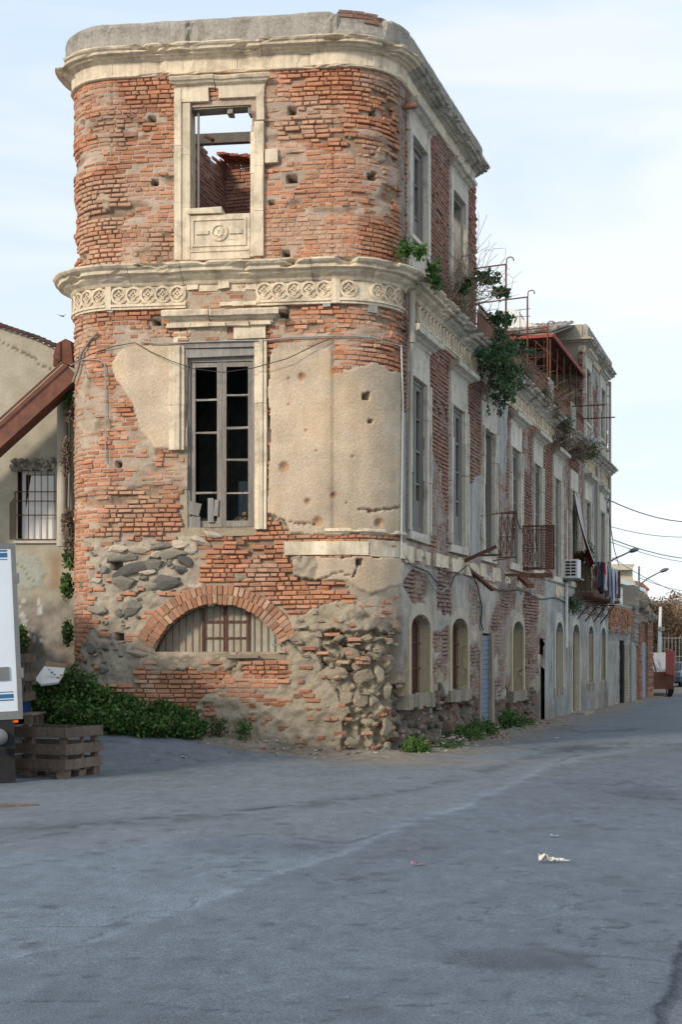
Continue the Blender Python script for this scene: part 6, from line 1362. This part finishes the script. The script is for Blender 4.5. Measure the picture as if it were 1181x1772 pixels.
for _ in range(420):
    u = rnd.uniform(-LF + .4, S(6.5)) if rnd.random() < .75 else rnd.uniform(S(0), S(12)); o_ = abs(rnd.gauss(0, .45)) + .05; x, y, nx, ny = [float(q) for q in path(u)]; X, Y = x + nx * o_, y + ny * o_
    b.rock((X, Y, G(X, Y) + .16 * max(0, 1 - o_ / .75) + .005), rnd.uniform(.012, .04), (1.2, 1, .7), 0, np.array(rnd.choice([(.3, .26, .2), (.45, .42, .36), (.28, .14, .09), (.2, .18, .15)])) * rnd.uniform(.7, 1.2), seed=rnd.randrange(9999))
o = b.build('rubble', M['wall']); o['label'] = 'small stones and mortar crumbs fallen along the foot of the walls'; o['category'] = 'rubble'; o['kind'] = 'stuff'
x, y, z = Q(8.35, -.32, 0); b = MB(); b.rock((x, y, G(x, y) + .04), .2, (1.3, .9, .4), 0, (.2, .19, .17), seed=4, rough=.06); tag(b.build('stone', M['wall'], loc=(x, y, 0)), 'flat grey stone lying by the blue roller shutter', 'stone')
Y = F * EYE / (1397 - HY); b = MB(); b.add([(-3.72, Y - .12, .025), (-3.15, Y + .08, .025), (-3.9, Y + .28, .03), (-4.2, Y + .1, .03)] + [(-3.72, Y - .12, .0), (-3.15, Y + .08, .0), (-3.9, Y + .28, .0), (-4.2, Y + .1, .0)], [(0, 1, 2, 3), (0, 4, 5, 1), (3, 7, 4, 0), (1, 5, 6, 2)])
tag(b.build('wooden_board', M['pallet'], loc=(-3.7, Y, 0)), 'thin dark board lying flat on the asphalt at the left edge', 'board')

# ------------------------------------------------------------------ walls and gates beyond the palazzo
an = thing('courtyard_wall', 'low patched wall of render and red brick joined to the far end of the palazzo', 'wall', Q(26.5, 0, -.3))
b = MB()
def flatgrid(b, s0, s1, z0, z1, cfun, w_=0.0, res=.08):
    Sg, Zg = np.meshgrid(np.arange(s0, s1 + .01, res), np.arange(z0, z1 + .01, res), indexing='ij'); C, d = cfun(Sg, Zg)
    P = np.stack([PX0 + tR[0] * Sg + nR[0] * (d - w_), PY0 + tR[1] * Sg + nR[1] * (d - w_), Zg], -1); b.grid(P, 0, C)
def cf(Sg, Zg):
    n1 = fbm(Sg * 1.2, Zg * 2, 96, 4); n2 = fbm(Sg * 5, Zg * 5, 97, 4); C = np.ones(Sg.shape + (3,)) * np.array((.30, .29, .26)) * (1 + .5 * (n1[..., None] - .5) + .5 * (n2[..., None] - .5)); d = .05 * (n2 - .5)
    m = (Zg > 2.35 + .2 * (n1 - .5)) & (Zg < 3.3) & (Sg < 34); C[m] = (.3, .25, .2)
    m = (Zg > 2.0) & (Zg <= 2.35 + .2 * (n1 - .5)); C[m] *= .8; d = d - .06 * m; return C, d
flatgrid(b, 26.46, 35.4, -.6, 3.3, cf); qb(b, 26.5, 35.4, .02, .3, 3.25, 3.36, 0, (.35, .34, .31), j=.02)
b.build('wall_face', M['plaster'], an)
b = MB(); z = 2.32
while z < 3.22:
    a = 26.6 + rnd.random() * .2
    while a < 33.8:
        l = rnd.uniform(.2, .27)
        if z > 2.4 + .25 * vn(a * .8, 3) or rnd.random() < .3: qb(b, a, a + l, -rnd.uniform(.0, .05), .05, z, z + .058, 0, np.array((.40, .19, .11)) * rnd.uniform(.6, 1.2), j=.006)
        a += l + .02
    z += .075
b.build('brick_courses', M['brick'], an)
b = MB(); qb(b, 34.0, 35.4, -.08, .35, 1.9, 4.2, 0, (.3, .26, .21), j=.03)
for k in range(12): qb(b, 34.0 + rnd.uniform(-.05, .1), 35.4, -.10, .3, 2.0 + k * .18, 2.1 + k * .18, 0, np.array((.28, .24, .2)) * rnd.uniform(.7, 1.2), j=.03)
b.build('pier', M['plaster'], an)
b = MB(); qb(b, 29.9, 30.6, -.07, .0, -.25, 2.05); b.build('dark_door', M['dark'], an)
b = MB()
for k in range(22):
    z = -.25 + k * .1
    for q in range(3): qb(b, 31.0 + q * .42, 31.36 + q * .42, -.06, .02, z, z + .07, 0, (.36, .3, .22), j=.006)
b.build('perforated_blocks', M['plaster'], an)
b = MB(); qb(b, 33.0, 34.2, -.08, .0, -.25, 2.0, 0, (.31, .31, .29)); b.build('render_panel', M['plaster'], an)
ga = thing('gateway', 'rusty gateway with grey blue metal door at the end of the courtyard wall', 'gate', Q(38.5, 0, -.3))
b = MB()
for s0, s1, c in ((35.4, 36.4, (.3, .17, .12)), (38.7, 40.9, (.26, .19, .13))):
    qb(b, s0, s1, -.1, .5, -.5, 2.9, 0, c, j=.02)
    for k in range(38): qb(b, s0 - .02, s1 - .05, -.12, -.05, -.4 + k * .085, -.34 + k * .085, 0, np.array((.3, .15, .1)) * rnd.uniform(.6, 1.3), j=.02)
b.build('jamb', M['plaster'], ga)
b = MB()
for _ in range(26): x, y, z = Q(rnd.uniform(36, 40.8), rnd.uniform(-.1, .3), rnd.uniform(3.0, 3.8)); b.rock((x, y, z), rnd.uniform(.2, .4), seed=_, c=np.array((.27, .23, .18)) * rnd.uniform(.6, 1.2))
qb(b, 35.5, 40.9, -.05, .4, 2.85, 3.1, 0, (.25, .2, .15), j=.03); b.build('broken_head', M['plaster'], ga)
b = MB(); qb(b, 36.5, 38.6, -.02, .04, -.3, 2.0); b.build('door', mat('pale_blue_metal', (.24, .28, .34), var=.15, stain=(.15, .1, .08), stain_amt=.3), ga)
b = MB(); qb(b, 36.2, 40.6, -.0, .05, 2.05, 2.9); b.build('rusty_panel', M['rust_sheet'], ga)

# --- behind: shed, yellow house, hill, trees
sh = thing('warehouse', 'long low pale grey blue warehouse roof behind the courtyard wall', 'warehouse', (21.0, 66, -.3)); cW = (.36, .42, .46)
def xz(px_, py_, Y): return ((px_ - CX) / F * Y, EYE + (HY - py_) / F * Y)
def slab(b, pts_, Y0, Y1, c, m=0):
    v = [(xz(x, y, Y0)[0], Y0, xz(x, y, Y0)[1]) for x, y in pts_]; v2 = [(p[0], Y1, p[2]) for p in v]; n = len(v)
    b.add(v + v2, [list(range(n))], m, c); b.add(v + v2, [list(range(n, 2 * n))[::-1]], m, c); b.add(v + v2, [(k, (k + 1) % n, n + (k + 1) % n, n + k) for k in range(n)], m, c)
b = MB(); slab(b, [(1040, 1000), (1081, 1010), (1116, 1026), (1116, 1180), (1040, 1180)], 66, 78, cW); b.build('wall', M['paint'], sh)
b = MB(); slab(b, [(1036, 996), (1081, 1003), (1119, 1019), (1119, 1025), (1081, 1011), (1036, 1002)], 65.6, 78.4, (.42, .48, .52)); b.build('roof', M['paint'], sh)
yh = thing('house', 'pale yellow house with a moulded parapet rising behind the warehouse', 'house', (20.5, 84, -.3)); b = MB(); slab(b, [(1060, 985), (1096, 985), (1096, 1000), (1101, 1010), (1101, 1180), (1060, 1180)], 84, 94, (.50, .45, .34)); b.build('wall', M['plaster'], yh)
b = MB(); slab(b, [(1056, 976), (1099, 976), (1099, 980), (1096, 982), (1096, 986), (1056, 986)], 83.4, 94, (.50, .46, .36)); b.build('parapet', M['plaster'], yh)
rh = thing('house', 'distant house with a small red tiled roof behind the warehouse', 'house', (25, 110, -.3)); b = MB(); slab(b, [(1090, 1012), (1096, 1005), (1112, 1008), (1122, 1018), (1122, 1100), (1090, 1100)], 110, 120, (.45, .40, .32)); b.build('wall', M['plaster'], rh)
b = MB(); slab(b, [(1088, 1011), (1096, 1004), (1113, 1008), (1125, 1019), (1125, 1022), (1110, 1013), (1096, 1009), (1088, 1015)], 109.5, 121, (.28, .11, .07)); b.build('roof', M['tile'], rh)
dh = thing('house', 'far pale house partly cut by the right edge above the trees', 'house', (36, 150, -.3)); b = MB(); slab(b, [(1166, 1042), (1178, 1034), (1230, 1036), (1230, 1100), (1166, 1100)], 150, 160, (.42, .42, .40)); b.build('wall', M['plaster'], dh)
b = MB(); X, Y = np.meshgrid(np.linspace(-60, 260, 90), np.linspace(150, 420, 50), indexing='ij'); Z = -2 + 14 * ss(150, 300, Y) * (.55 + .45 * np.exp(-((X - 62) / 60) ** 2)) * (1 - .8 * ss(75, 130, X)) + 3 * (fbm(X * .05, Y * .05, 98, 4) - .5)
Y_hill = Y[0].copy(); X_hill = X[:, 0].copy(); hm = mat('hillside', (.16, .12, .08), var=.4, scale=.3, fine=2, stain=(.07, .075, .04), stain_amt=.7, stain_scale=.08, bump=0); b.grid(np.stack([X, Y, Z], -1), 0); b.build('hill', hm, kind='structure')
BROWN = [(.20, .115, .06), (.26, .16, .085), (.15, .09, .05), (.30, .20, .12), (.12, .09, .06)]
HZ = Z
for i, (px_, y0, yt, Y, rw, cols_, lb) in enumerate(((1132, 1125, 1030, 92, 2.1, BROWN, 'russet brown tree rising right behind the gateway'), (1150, 1130, 1038, 105, 2.3, BROWN, 'large autumn brown tree in the middle of the street end'), (1174, 1130, 1048, 98, 1.8, BROWN, 'brown leafed tree at the right edge behind the dark car'), (1143, 1125, 1022, 135, 2.6, BROWN, 'brown tree crown farther up the slope'), (1166, 1120, 1032, 128, 2.6, BROWN, 'farther brown tree below the pale hill house'), (1190, 1130, 1045, 110, 2.3, BROWN, 'autumn tree cut by the right edge'))):
    x, zt_ = xz(px_, yt, Y); g_ = -.33; t = thing('tree', lb, 'tree', (x, Y, g_)); h_ = zt_ - g_
    b = MB(); b.tube([(x, Y, g_), (x + .1, Y, g_ + h_ * .3), (x - .05, Y, g_ + h_ * .7)], .16, 7, r1=.06)
    for k in range(9): a = rnd.uniform(0, 6.28); b.tube(wander((x, Y, g_ + h_ * rnd.uniform(.25, .6)), (x + rw * math.cos(a) * .8, Y + rw * math.sin(a) * .8, g_ + h_ * rnd.uniform(.55, .95)), 5), .05, 5, r1=.015)
    b.build('trunk', M['twig'], t)
    b = MB()
    for k in range(13): a = rnd.uniform(0, 6.28); q = rnd.random() ** .5 * rw * .75; foliage(b, (x + q * math.cos(a), Y + q * math.sin(a) * .6, g_ + h_ * rnd.uniform(.35, .86)), (rw * .42, rw * .42, h_ * .14), 420, .17, cols_, seed=i * 20 + k, gaps=.28)
    b.build('crown', M['leaf'], t)
for i in range(16):
    px_ = rnd.uniform(1116, 1200); Y = rnd.uniform(165, 230); x = (px_ - CX) / F * Y; k_ = int(np.argmin((X_hill - x) ** 2)); q_ = int(np.argmin((Y_hill - Y) ** 2)); g_ = float(HZ[k_, q_]); h_ = rnd.uniform(4.5, 6.5); rw = rnd.uniform(2.2, 3.2)
    t = thing('tree', 'small brownish tree among those on the far hillside', 'tree', (x, Y, g_), 'trees on the far hillside'); b = MB(); b.tube([(x, Y, g_), (x, Y, g_ + h_ * .6)], .15, 5, r1=.08); b.build('trunk', M['twig'], t); b = MB()
    for k in range(6): a = rnd.uniform(0, 6.28); foliage(b, (x + rw * .5 * math.cos(a), Y + rw * .3 * math.sin(a), g_ + h_ * rnd.uniform(.4, .85)), (rw * .5, rw * .5, h_ * .2), 200, .34, BROWN if i % 3 else OLIVE, seed=i * 31 + k, gaps=.2)
    b.build('crown', M['leaf'], t)
# --- fence and gate at the street end
fn = thing('metal_fence', 'tall grey metal gate and railings closing the street end behind the cars', 'fence', (22.5, 86, -.3)); b = MB()
for k in range(26): x = 19.4 + k * .22; b.bar((x, 86, -.3), (x, 86, 2.6 + (.9 if 8 < k < 14 else 0)), .04 if k % 6 else .12)
for z in (.2, 1.4, 2.5): b.bar((19.4, 86, z), (25, 86, z), .05)
b.build('railings', M['metalgrey'], fn)
b = MB(); b.bar((21.0, 86, 3.4), (22.4, 86, 3.7), .1); b.bar((21.0, 86, -.3), (21.0, 86, 3.4), .1); b.bar((22.4, 86, -.3), (22.4, 86, 3.7), .1); b.build('gate_frame', M['metalgrey'], fn)
# white pole
x, z = xz(1144.5, 1050, 74); b = MB(); b.tube([(x - .15, 74, -.33), (x, 74, z)], .11, 10, r1=.08); t = thing('utility_pole', 'pale concrete pole standing behind the red truck', 'pole', (x, 74, -.33)); b.build('shaft', M['whitepipe'], t); b = MB(); b.box(x - .17, x + .17, 73.8, 73.95, z - 1.25, z - 1.05); b.build('junction_box', M['metalgrey'], t)
# street lamps
def lamp(root, pts_, tip, hd, lb, pole=None):
    t = thing('street_lamp', lb, 'street lamp', root, 'curved arm street lamps'); b = MB(); b.tube(pts_, .035, 7, r1=.025)
    b.build('arm', M['metalgrey'], t)
    b = MB(); d_ = Vector(tip) - Vector(pts_[-1]); L_ = d_.length; d_.normalize(); n = 10; rr_ = [.03, .07, .10, .12, .125, .12, .11, .09, .06, .015]; s_ = Vector((0, 1, 0)); u_ = d_.cross(s_)
    v = []
    for k in range(n):
        p = Vector(pts_[-1]) + d_ * L_ * k / (n - 1)
        for a in np.linspace(0, 2 * math.pi, 10, endpoint=False): v.append(tuple(p + s_ * math.cos(a) * rr_[k] * 1.2 + u_ * math.sin(a) * rr_[k] * (.75 if math.sin(a) > 0 else .55)))
    b.add(v, [(i * 10 + k, i * 10 + (k + 1) % 10, (i + 1) * 10 + (k + 1) % 10, (i + 1) * 10 + k) for i in range(n - 1) for k in range(10)], smooth=True); b.build('lamp_head', M['metalgrey'], t)
    if pole: b = MB(); b.tube(pole, .05, 8, r1=.04); b.build('pole', M['metalgrey'], t)
lamp(at(1056, 978, 48), [at(1052, 975, 48), at(1066, 966, 48), at(1080, 960, 48), at(1089, 955.5, 48)], at(1108, 949.5, 48), 0, 'nearer street lamp reaching out above the balcony')
lamp(at(1107, 1000, 58), [at(1106, 1014, 58), at(1112, 1009, 58), at(1122, 1001, 58), at(1143, 990, 58)], at(1159, 984, 58), 0, 'farther street lamp on a thin pole above the warehouse', pole=[at(1106, 1120, 58), at(1107, 980, 58)])
# overhead wires
wl_ = [((1048, 862, 44), (1240, 899, 60), 'overhead wire leaving the far tower at the height of its lower windows'), ((1056, 911, 50), (1260, 918, 70), 'level overhead wire above the nearer lamp head'), ((1062, 934, 50), (1260, 964, 75), 'thick wire sloping down to the right above the nearer lamp'), ((1058, 938, 50), (1260, 972, 80), 'thin wire just below the thick sloping one'),
       ((1060, 965, 52), (1240, 1040, 80), 'wire crossing behind the farther lamp arm'), ((1108, 1000, 60), (1250, 1020, 85), 'thin wire from the farther lamp pole to the right'), ((1080, 1036, 60), (1230, 1022, 90), 'low wire rising to the right in front of the brown trees'), ((1076, 1030, 62), (1200, 1037, 90), 'pale wire low above the warehouse wall')]
for i, (a, e, lb) in enumerate(wl_):
    A_, E_ = Vector(at(*a)), Vector(at(*e)); pts_ = [A_.lerp(E_, t / 10) - Vector((0, 0, .35 * 4 * (t / 10) * (1 - t / 10))) for t in range(11)]; pipe('overhead_wire', lb, [tuple(p) for p in pts_], .018 if i in (0, 2) else .012, M['cable'], 'wire', 5)
pipe('overhead_wire', 'wire hanging from the far tower down to the washing balcony', [at(1056, 862, 44), at(1052, 872, 44), at(1056, 900, 44), at(1064, 950, 45), at(1072, 978, 46)], .014, M['cable'], 'wire', 5)
# bird
b = MB(); p = Vector(at(107, 547, 60)); b.add([tuple(p + Vector(q)) for q in ((-.14, 0, .03), (0, -.06, 0), (.13, 0, -.05), (0, .08, 0), (0, 0, .03), (0, 0, -.03), (-.28, .03, .10), (.2, 0, .08))], [(0, 1, 4, 4), (4, 1, 2, 2), (2, 3, 4, 4), (4, 3, 0, 0), (0, 5, 1, 1), (1, 5, 2, 2), (1, 6, 3, 3), (1, 7, 3, 3)])
tag(b.build('bird', M['rubber'], loc=tuple(p)), 'small dark bird flying in the sky left of the palazzo', 'bird')

# ------------------------------------------------------------------ vehicles
def wheel(t, x, y, z, r, wd=.18, ax='x', rim=(.4, .4, .42)):
    b = MB(); b.lathe((x, y, z), [(r * .55, -wd / 2), (r * .9, -wd / 2), (r, -wd / 2 + .03), (r, wd / 2 - .03), (r * .9, wd / 2), (r * .55, wd / 2)], 20, axis=ax, mat=0); w_ = b.build('wheel', M['rubber'], t)
    b = MB(); b.lathe((x, y, z), [(0, -wd / 2 + .02), (r * .2, -wd / 2 - .005), (r * .5, -wd / 2 + .01), (r * .56, -wd / 2), (r * .56, wd / 2), (0, wd / 2 - .02)], 16, axis=ax, c=rim); b.build('rim', M['paint'], w_)
def car(lb, X, Y, ang, colr, cat='car'):
    """small hatchback, length along local x"""
    t = thing('parked_car', lb, cat, (X, Y, -.33)); Mx = Matrix.Translation((X, Y, -.33)) @ Matrix.Rotation(ang, 4, 'Z')
    prof = [(-1.95, .35), (-1.98, .62), (-1.9, .86), (-1.2, .97), (-.65, 1.40), (.75, 1.44), (1.5, 1.05), (1.85, .95), (1.95, .6), (1.92, .33), (1.4, .25), (-1.4, .25)]
    b = MB(); hw = .82; sec = []
    for yy, kx, kz in ((-hw, 1, 1), (-hw * .9, 1, 1), (hw * .9, 1, 1), (hw, 1, 1)):
        sec.append([(x * (.985 if abs(yy) == hw else 1), yy * (1 if z < .97 else .86), z * (.99 if abs(yy) == hw else 1)) for x, z in prof])
    n = len(prof); V = np.array([tuple(Mx @ Vector(p)) for s_ in sec for p in s_])
    b.add(V, [(i * n + k, i * n + (k + 1) % n, (i + 1) * n + (k + 1) % n, (i + 1) * n + k) for i in range(3) for k in range(n)], 0, colr, smooth=False); b.add(V[:n], [list(range(n))[::-1]], 0, colr); b.add(V[-n:], [list(range(n))], 0, colr)
    b.build('body', M['paint'], t)
    for sy in (-1, 1):
        for wn in ([(-1.08, 1.0), (-.62, 1.34), (-.02, 1.36), (-.02, 1.0)], [(.06, 1.0), (.06, 1.36), (.70, 1.37), (1.25, 1.05)]):
            v = [tuple(Mx @ Vector((x, sy * (hw * .86 + .012 + (1.4 - z) * .12 + .0), z))) for x, z in wn]; q = MB(); q.add(v, [(0, 1, 2, 3)], 0, (.03, .035, .04)); q.build('side_window', M['glass'], t)
    q = MB(); v = [tuple(Mx @ Vector(p)) for p in ((-1.22, -.66, 1.0), (-1.22, .66, 1.0), (-.70, .62, 1.38), (-.70, -.62, 1.38))]; q.add(v, [(0, 1, 2, 3)]); q.build('windscreen', M['glass'], t)
    q = MB(); v = [tuple(Mx @ Vector(p)) for p in ((.84, -.62, 1.41), (.84, .62, 1.41), (1.47, .66, 1.09), (1.47, -.66, 1.09))]; q.add(v, [(0, 1, 2, 3)]); q.build('rear_window', M['glass'], t)
    for x in (-1.22, 1.22):
        for sy in (-1, 1):
            b = MB(); b.lathe((0, 0, 0), [(0, -.1), (.17, -.1), (.18, -.09), (.30, -.1), (.32, -.06), (.32, .1), (0, .1)], 18, axis='y', c=(.05, .05, .05)); q = MB()
            for v_, f_ in zip(b.v, b.f): q.add([tuple(Mx @ Vector((p[0] + x, (p[1] if sy < 0 else -p[1]) + sy * .76, p[2] + .32))) for p in v_], f_, 0, smooth=True)
            w_ = q.build('wheel', M['rubber'], t); b = MB(); b.lathe((0, 0, 0), [(0, -.115), (.05, -.12), (.17, -.105), (.18, -.09)], 14, axis='y'); q = MB()
            for v_, f_ in zip(b.v, b.f): q.add([tuple(Mx @ Vector((p[0] + x, (p[1] if sy < 0 else -p[1]) + sy * .765, p[2] + .32))) for p in v_], f_, 0, (.5, .5, .52), smooth=True)
            q.build('rim', M['paint'], w_)
    for sy in (-.6, .6):
        b = MB(); b.box(1.93, 1.965, sy - .12, sy + .12, .68, .85, 0, (.35, .02, .02), M=Mx); b.build('tail_light', M['paint'], t)
    return t
car('grey blue hatchback parked across the street end, cut by the right edge', (1194 - CX) / F * 96, 96, R(4), (.10, .14, .19))
car('dark blue grey car standing just beyond the red truck', (1158 - CX) / F * 80, 80, R(72), (.05, .07, .10))
# open-bed truck loaded with scrap
rt = thing('flatbed_truck', 'small truck with red tailgate and rusty open bed full of scrap', 'truck', (13.8, 62, -.33)); zg = -.33
Mx = Matrix.Translation(((1141 - CX) / F * 62, 62, zg)) @ Matrix.Rotation(R(-14), 4, 'Z')
b = MB(); b.box(-.85, .62, 0, 3.0, .62, .70, M=Mx); b.box(-.85, .62, -.02, .02, .35, 1.1, M=Mx, j=.01); b.box(.60, .66, 0, 3.0, .62, 1.1, M=Mx); b.box(-.88, -.83, 0, 3.0, .62, 1.1, M=Mx); b.box(-.5, .4, .1, 3.2, .40, .6, M=Mx); b.build('bed', M['rust'], rt)
b = MB(); v = [(.30, -.3, 1.02), (.66, .0, .95), (.66, .0, 2.0), (.30, -.3, 2.15)]; b.add([tuple(Mx @ Vector(p)) for p in v] + [tuple(Mx @ Vector((p[0] + .03, p[1] + .06, p[2]))) for p in v], [(0, 1, 2, 3), (7, 6, 5, 4), (0, 4, 5, 1), (1, 5, 6, 2), (2, 6, 7, 3), (3, 7, 4, 0)], 0, (.24, .03, .02)); b.build('tailgate', M['paint'], rt)
b = MB(); b.box(-.8, .6, 3.15, 4.6, .4, 1.95, 0, (.30, .31, .32), M=Mx, j=.03); b.build('cab', M['paint'], rt)
for x, y in ((.45, .55), (-.65, .55), (.45, 3.9), (-.65, 3.9)):
    p = Mx @ Vector((x, y, .32)); wheel(rt, p.x, p.y, p.z, .32)
for k, (x0, y0, x1, z1, c, w_) in enumerate(((-.6, .3, -.2, 1.75, (.5, .5, .5), .12), (-.3, .4, -.75, 1.6, (.4, .42, .42), .1), (0, .3, -.35, 1.9, (.02, .02, .02), .14), (.1, .5, .4, 1.5, (.3, .35, .33), .2), (-.7, .8, -.1, 1.3, (.45, .45, .43), .16), (.2, .9, -.1, 1.9, (.5, .5, .52), .22), (-.2, .3, .35, 1.15, (.05, .05, .05), .25))):
    b = MB(); a = tuple(Mx @ Vector((x0, y0, .72))); e = tuple(Mx @ Vector((x1, y0 + .3, z1))); b.bar(a, e, w_ * .55, .04, 0, tuple(np.array(c) * .7)); b.bar(tuple(Vector(a) + Vector((.1, .1, 0))), tuple(Vector(e) + Vector((-.18, .2, -.3))), w_ * .3, .04, 0, tuple(np.array(c) * .4))
    tag(b.build('scrap_piece', M['paint'], loc=a), ['long pale scrap bar leaning right at the left of the truck bed', 'pale scrap bar leaning left in the truck bed', 'tall black scrap bar sticking up out of the truck bed', 'greenish grey scrap sheet against the red tailgate', 'broad light scrap panel lying low in the bed', 'wide white scrap sheet standing at the back of the bed', 'dark slab of scrap lying in front of the red tailgate'][k], 'scrap', 'scrap metal in the truck bed')
